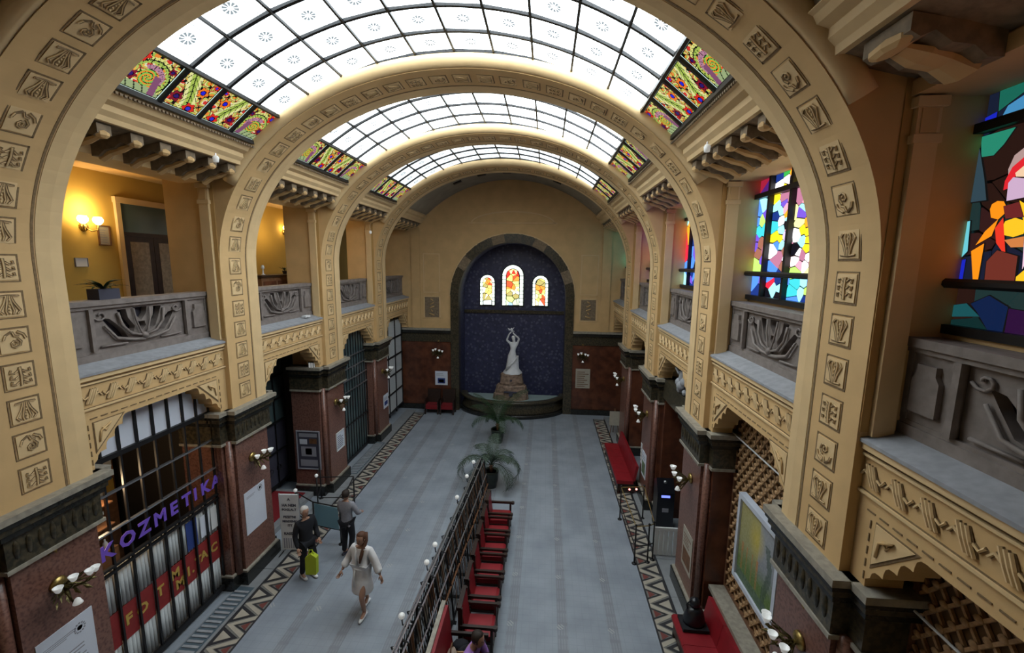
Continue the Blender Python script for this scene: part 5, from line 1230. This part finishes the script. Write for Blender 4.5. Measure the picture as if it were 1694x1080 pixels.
# elderly man in black, seen from the side
J = J0(lkn=(.09, -.14, .51), lan=(.09, -.02, .10), lto=(.09, -.16, .04), rkn=(-.09, .0, .50), ran=(-.09, .10, .09), rto=(-.09, -.04, .035), lel=(.23, -.02, 1.12), lwr=(.20, -.18, .95), rel=(-.23, .04, 1.12), rwr=(-.24, -.08, .88))
def coat(J, m_, low=.78, w_=.165): return ('jacket', m_, [(None, [('a', (0, 0, 1.0), (w_, .125)), ('b', (0, 0, 1.16), (w_, .125)), ('c', (0, 0, 1.32), (.18, .125)), ('d', (0, 0, 1.44), (.085, .075))]), ('a', [('e', (0, 0, low), (w_ * .96, .13))]),
         ('c', [('l1', J['lsh'], .078), ('l2', J['lel'], .060), ('l3', J['lwr'], .042)]), ('c', [('r1', J['rsh'], .078), ('r2', J['rel'], .060), ('r3', J['rwr'], .042)])])
def pants(J, m_): return ('trousers', m_, [(None, [('p', (0, 0, .94), (.15, .115)), ('lh', J['lhi'], .105), ('lk', J['lkn'], .078), ('la', J['lan'], .058)]), ('p', [('rh', J['rhi'], .105), ('rk', J['rkn'], .078), ('ra', J['ran'], .058)])])
pm = person('person', 'white-haired person in a black jacket and dark trousers holding a lime green bag', (-3.48, 8.25, 0), radians(60), J, [coat(J, 'black_cloth'), pants(J, 'black_cloth')], dict(hair='hair_white'), 'white_paint', .97)
bgg = tag(empty('carrier_bag', (-3.27, 8.10, .0)), 'lime green bag held low by the white-haired person', 'bag')
bgg.location = (-3.26, 8.02, .28); MB().prism([(-.11, 0), (.13, .02), (.15, .42), (.03, .50), (-.10, .40)], 'y', -.05, .05).build('bag_body', 'lime_cloth', bgg); MB().tube([(-.05, 0, .42), (-.02, 0, .56), (.04, 0, .57), (.08, 0, .44)], .012, 6).build('handle', 'lime_cloth', bgg)
# man in a grey pullover, back to the camera
J = J0(lel=(.26, -.06, 1.14), lwr=(.22, -.26, 1.02), rel=(-.27, -.08, 1.14), rwr=(-.20, -.28, 1.04), lkn=(.10, -.03, .5), rkn=(-.10, -.06, .5), ran=(-.10, .06, .1))
person('person', 'dark-haired person in a grey pullover and black trousers, back to the camera', (-2.93, 9.05, 0), radians(168), J, [coat(J, 'grey_cloth', .88, .155), pants(J, 'black_cloth')], dict(hair='hair_dark'), 'ink', .95)
# two seated people at the near end of the red settee
def seated(label, loc, rz, top, hair, lean=.0):
    J = J0(pel=(0, 0, .52), wai=(0, -.04 - lean * .3, .68), che=(0, -.06 - lean * .8, .88), nek=(0, -.08 - lean * 1.2, 1.02), hd=(0, -.12 - lean * 1.5, 1.18), lhi=(.09, -.05, .52), lkn=(.11, -.47, .50), lan=(.11, -.45, .10), lto=(.11, -.58, .04),
           rhi=(-.09, -.05, .52), rkn=(-.11, -.47, .50), ran=(-.11, -.45, .10), rto=(-.11, -.58, .04), lsh=(.18, -.06 - lean, .97), lel=(.24, -.16 - lean, .74), lwr=(.14, -.38, .64), rsh=(-.18, -.06 - lean, .97), rel=(-.24, -.16 - lean, .74), rwr=(-.14, -.38, .64))
    jk = ('jacket', top, [(None, [('a', J['pel'], (.17, .13)), ('b', J['wai'], (.165, .125)), ('c', J['che'], (.18, .125)), ('d', (0, J['nek'][1], 1.0), (.085, .075))]), ('c', [('l1', J['lsh'], .08), ('l2', J['lel'], .062), ('l3', J['lwr'], .045)]), ('c', [('r1', J['rsh'], .08), ('r2', J['rel'], .062), ('r3', J['rwr'], .045)])])
    pn = ('trousers', 'black_cloth', [(None, [('p', (0, 0, .52), (.15, .115)), ('lh', J['lhi'], .10), ('lk', J['lkn'], .075), ('la', J['lan'], .055)]), ('p', [('rh', J['rhi'], .10), ('rk', J['rkn'], .075), ('ra', J['ran'], .055)])])
    return person('person', label, loc, rz, J, [jk, pn], dict(hair=hair), 'ink')
seated('seated person in a lilac top at the near end of the red settee', (.50, 5.90, .03), radians(68), 'lilac_cloth', 'hair_dark', .10)
seated('dark-haired seated person in black beyond the lilac top, at the bottom edge', (.66, 5.42, .03), radians(90), 'black_cloth', 'hair_dark', .12)

# statue of a woman with raised arms
su = tag(empty('marble_statue', (.16, 19.42, 1.90)), 'white marble statue of a woman raising both arms, on the fountain pedestal', 'statue')
gs = [(None, [('pel', (.02, 0, .92), (.15, .13)), ('wai', (.05, 0, 1.12), (.115, .10)), ('che', (.09, 0, 1.34), (.14, .11)), ('n', (.10, -.02, 1.49), .055), ('hd', (.08, -.04, 1.60), (.075, .085)), ('hd2', (.06, -.05, 1.72), (.08, .09))]),
      ('che', [('ls', (.25, 0, 1.42), .065), ('le', (.33, -.06, 1.66), .048), ('lw', (.12, -.10, 1.86), .032), ('lh', (.04, -.10, 1.94), .036)]),
      ('che', [('rs', (-.07, 0, 1.42), .065), ('re', (-.24, -.06, 1.58), .048), ('rw', (-.12, -.10, 1.88), .032), ('rh', (-.02, -.10, 1.97), .034)]),
      ('pel', [('lh1', (.11, -.02, .84), .115), ('lk', (.12, -.10, .45), .085), ('la', (.12, 0, .10), .05)]),
      ('pel', [('rh1', (-.08, -.02, .84), .115), ('rk', (-.09, -.12, .48), .085), ('ra', (-.08, -.02, .10), .05)])]
V, E_, Rr, K = chain(gs); skin_mesh('body', [Vector(v) for v in V], E_, Rr, 'marble_white', su)
hand(su, (.06, -.10, 1.93), (-.3, 0, 1), 'marble_white'); hand(su, (-.03, -.10, 1.95), (.1, 0, 1), 'marble_white')
MB().tube([(.0, -.10, 2.0), (-.02, -.10, 2.10), (-.03, -.1, 2.16)], [.05, .06, .02], 8).build('bird_body', 'marble_white', su, True)
MB().add([(-.02, -.1, 2.08), (-.20, -.12, 2.17), (-.14, -.1, 2.04), (.02, -.1, 2.06), (.12, -.12, 2.20), (.04, -.1, 2.16)], [(0, 1, 2), (3, 4, 5), (0, 2, 3)]).build('bird_wing', 'marble_white', su)
hr = MB().ball((.07, .0, 1.70), .095, 10); hr.ball((.09, .08, 1.66), .06, 8); hr.build('hair', 'marble_white', su, True)
dr_ = MB(); n = 20
vs = []
for z, rx, ry, ox in ((0, .44, .30, .04), (.08, .42, .28, .04), (.22, .30, .22, .04), (.45, .27, .21, .03), (.66, .235, .19, .03), (.86, .19, .155, .02), (.98, .155, .13, .03)):
    for i in range(n): t = 2 * pi * i / n; q = 1 + .07 * sin(i * 2.6 + z * 5) + .04 * cos(i * 4.1 - z * 9); vs.append((ox + rx * q * cos(t), ry * q * sin(t), z))
dr_.add(vs, [(j * n + i, j * n + (i + 1) % n, (j + 1) * n + (i + 1) % n, (j + 1) * n + i) for j in range(6) for i in range(n)]); dr_.build('drapery', 'marble_white', su, True)
MB().tube([(-.24, -.16, .18), (-.10, -.24, .40), (.10, -.22, .60), (.24, -.10, .78)], [.05, .06, .055, .04], 8).build('drapery_fold', 'marble_white', su, True)
rk = MB().box(.05, .33, -.05, .25, 0, .80); rk.v = [(x + (.03 if z > .5 else 0) * (-1 if x > .2 else 1), y, z) for x, y, z in rk.v]; rk.build('support_rock', 'marble_white', su)

# ------------------------------------------------------------------ iron screen between the aisles
sc_ = tag(empty('iron_screen'), 'long ornate black iron screen with silver rails and globe lamps between the aisles', 'screen')
ys0, ys1 = 4.7, 11.25
def sx_(y): return -.33 + (y - 5) * .045      # the ridge drifts slightly
k = 0; y = ys0
while y < ys1 + .01:
    x = sx_(y)
    p_ = MB().tube([(x - .06, y, 0), (x - .04, y, .9), (x, y, 1.55)], .020, 6); p_.tube([(x + .26, y, 0), (x + .20, y, .8), (x + .09, y, 1.50), (x, y, 1.55)], .018, 6); p_.box(x - .12, x + .30, y - .03, y + .03, 0, .03); p_.build('post', 'iron', sc_)
    MB().tube([(x - .02, y + .02, 1.0), (x - .14, y + .1, 1.15), (x - .18, y + .05, 1.35), (x - .10, y, 1.42), (x - .08, y + .05, 1.30)], .012, 5).build('scroll', 'iron', sc_)
    MB().tube([(x + .20, y + .05, .4), (x + .10, y + .2, .6), (x + .15, y + .38, .85), (x + .22, y + .25, .75)], .012, 5).build('scroll', 'iron', sc_)
    y += .655; k += 1
for dx, z, r_, m_ in ((0, 1.56, .016, 'steel'), (-.07, 1.50, .013, 'steel'), (.08, 1.50, .014, 'steel'), (-.05, 1.25, .012, 'iron'), (-.06, .95, .012, 'iron'), (.16, 1.1, .016, 'steel'), (.20, .8, .020, 'wood'), (.25, .12, .02, 'iron'), (-.06, .12, .02, 'iron'), (-.10, 1.40, .010, 'steel')):
    MB().tube([(sx_(ys0) + dx, ys0, z), (sx_(ys1) + dx, ys1, z)], r_, 6).build('rail', m_, sc_)
r_ = random.Random(2); y = ys0 + .08; i = 0
while y < ys1:
    x = sx_(y)
    MB().tube([(x - .06, y, .12), (x - .07, y + .03, .6), (x - .05, y - .02, 1.0), (x - .02, y, 1.5)], .008, 4).build('bar', 'iron', sc_)
    MB().tube([(x + .25, y, .12), (x + .21, y + .04, .6), (x + .17, y - .03, .95), (x + .08, y, 1.48)], .008 + .004 * (i % 3 == 0), 4).build('bar', 'wood' if i % 3 == 0 else 'iron', sc_)
    if i % 4 == 2: MB().box(x + .02, x + .05, y - .05, y + .10, .9, 1.38).build('panel', ['tile_cream', 'wood', 'marble_band'][i % 3], sc_)
    if i % 5 == 1: MB().box(x - .11, x + .02, y, y + .02, 1.44, 1.46).build('rung', 'steel', sc_)
    y += .085; i += 1
for y in (10.9, 10.1, 9.1, 7.4, 6.9, 5.7):
    x = sx_(y) - .07
    MB().tube([(x + .05, y, 1.4), (x - .05, y, 1.46), (x - .06, y, 1.56)], .012, 6).build('lamp_arm', 'iron', sc_); MB().ball((x - .06, y, 1.61), .05, 10).build('globe_shade', 'shade_glass', sc_, True)
# red armchairs along the screen
def armchair_proto():
    r = empty('red_armchair')
    MB().prism([(-.25, .36), (-.25, .44), (-.22, .46), (.22, .47), (.27, .45), (.28, .37)], 'y', -.24, .24).build('seat', 'red_leather', r)
    MB().prism([(-.27, .44), (-.21, .44), (-.28, .98), (-.34, .98)], 'y', -.23, .23).build('backrest', 'red_leather', r)
    b = MB().box(-.36, -.28, -.27, .27, .96, 1.02); b.box(-.34, -.26, -.27, -.23, .3, 1.0); b.box(-.34, -.26, .23, .27, .3, 1.0); b.build('back_frame', 'dark_wood', r)
    for s in (-1, 1):
        b = MB().box(-.30, .34, s * .27 - .028, s * .27 + .028, .64, .69); b.lathe([(.045, -.03), (.045, .03)], (.32, s * .27, .665), 10); b.build('arm', 'dark_wood', r)
        for x in (-.26, .26): MB().box(x - .025, x + .025, s * .26 - .025, s * .26 + .025, 0, .64 if x > 0 else .4).build('leg', 'dark_wood', r)
    b = MB().box(-.27, .29, -.26, .26, .32, .365); b.box(.25, .28, -.26, .26, .14, .18); b.build('seat_frame', 'dark_wood', r)
    return r
ch = armchair_proto(); ords = ['farthest red leather armchair of the row, next to the front palm', 'second red armchair from the palm', 'third red armchair from the palm', 'fourth red armchair from the palm, mid row', 'fifth red armchair from the palm', 'nearest red armchair, next to the black coats on the settee']
for k in range(6):
    o = ch if k == 0 else copy_tree(ch); o.location = (.60, 10.30 - .69 * k, 0); tag(o, ords[k], 'armchair', 'red armchairs along the iron screen')
bench(4.75, 6.45, .75, .28, 'short red settee with a high back at the near end of the iron screen') if False else None
se = tag(empty('red_settee'), 'red settee with a high padded back at the near end of the iron screen', 'bench')
MB().box(.16, .78, 4.7, 6.45, .30, .44).build('seat', 'red_leather', se); MB().prism([(.20, .42), (.12, 1.18), (.06, 1.18), (.08, .42)], 'y', 4.7, 6.45).build('backrest', 'red_leather', se)
MB().box(.0, .07, 4.7, 6.5, .3, 1.22).build('back_board', 'marble_band', se)
for x in (.2, .74):
    for y in (4.76, 6.39): MB().box(x - .03, x + .03, y - .03, y + .03, 0, .3).build('leg', 'dark_wood', se)
for s, y in ((1, 6.42),): MB().box(.1, .82, y, y + .05, .62, .68).build('arm', 'dark_wood', se)
ct = tag(empty('black_coats', (.50, 6.25, .44)), 'heap of black coats and bags on the red settee', 'coats')
mb = MB()
for k in range(7): mb.ball((r_.uniform(-.16, .16), r_.uniform(-.14, .12), .06 + .05 * (k % 3)), r_.uniform(.08, .13), 8, 1.3, 1, .6)
mb.build('folded_coat', 'black_cloth', ct, True); MB().tube([(-.2, -.1, .14), (0, -.14, .2), (.2, -.05, .15)], .014, 6).build('strap', 'tan_lattice', ct, True)
hb = tag(empty('beige_bag', (.26, 5.98, .44)), 'rounded beige bag beside the lilac top', 'bag')
hb.location = (.27, 6.02, .44)
MB().ball((0, 0, .16), .17, 12, .5, .9, .95).build('body', 'beige_bag', hb, True); MB().tube([(0, -.08, .28), (0, -.04, .40), (0, .04, .40), (0, .08, .28)], .012, 6).build('handle', 'wood', hb, True)
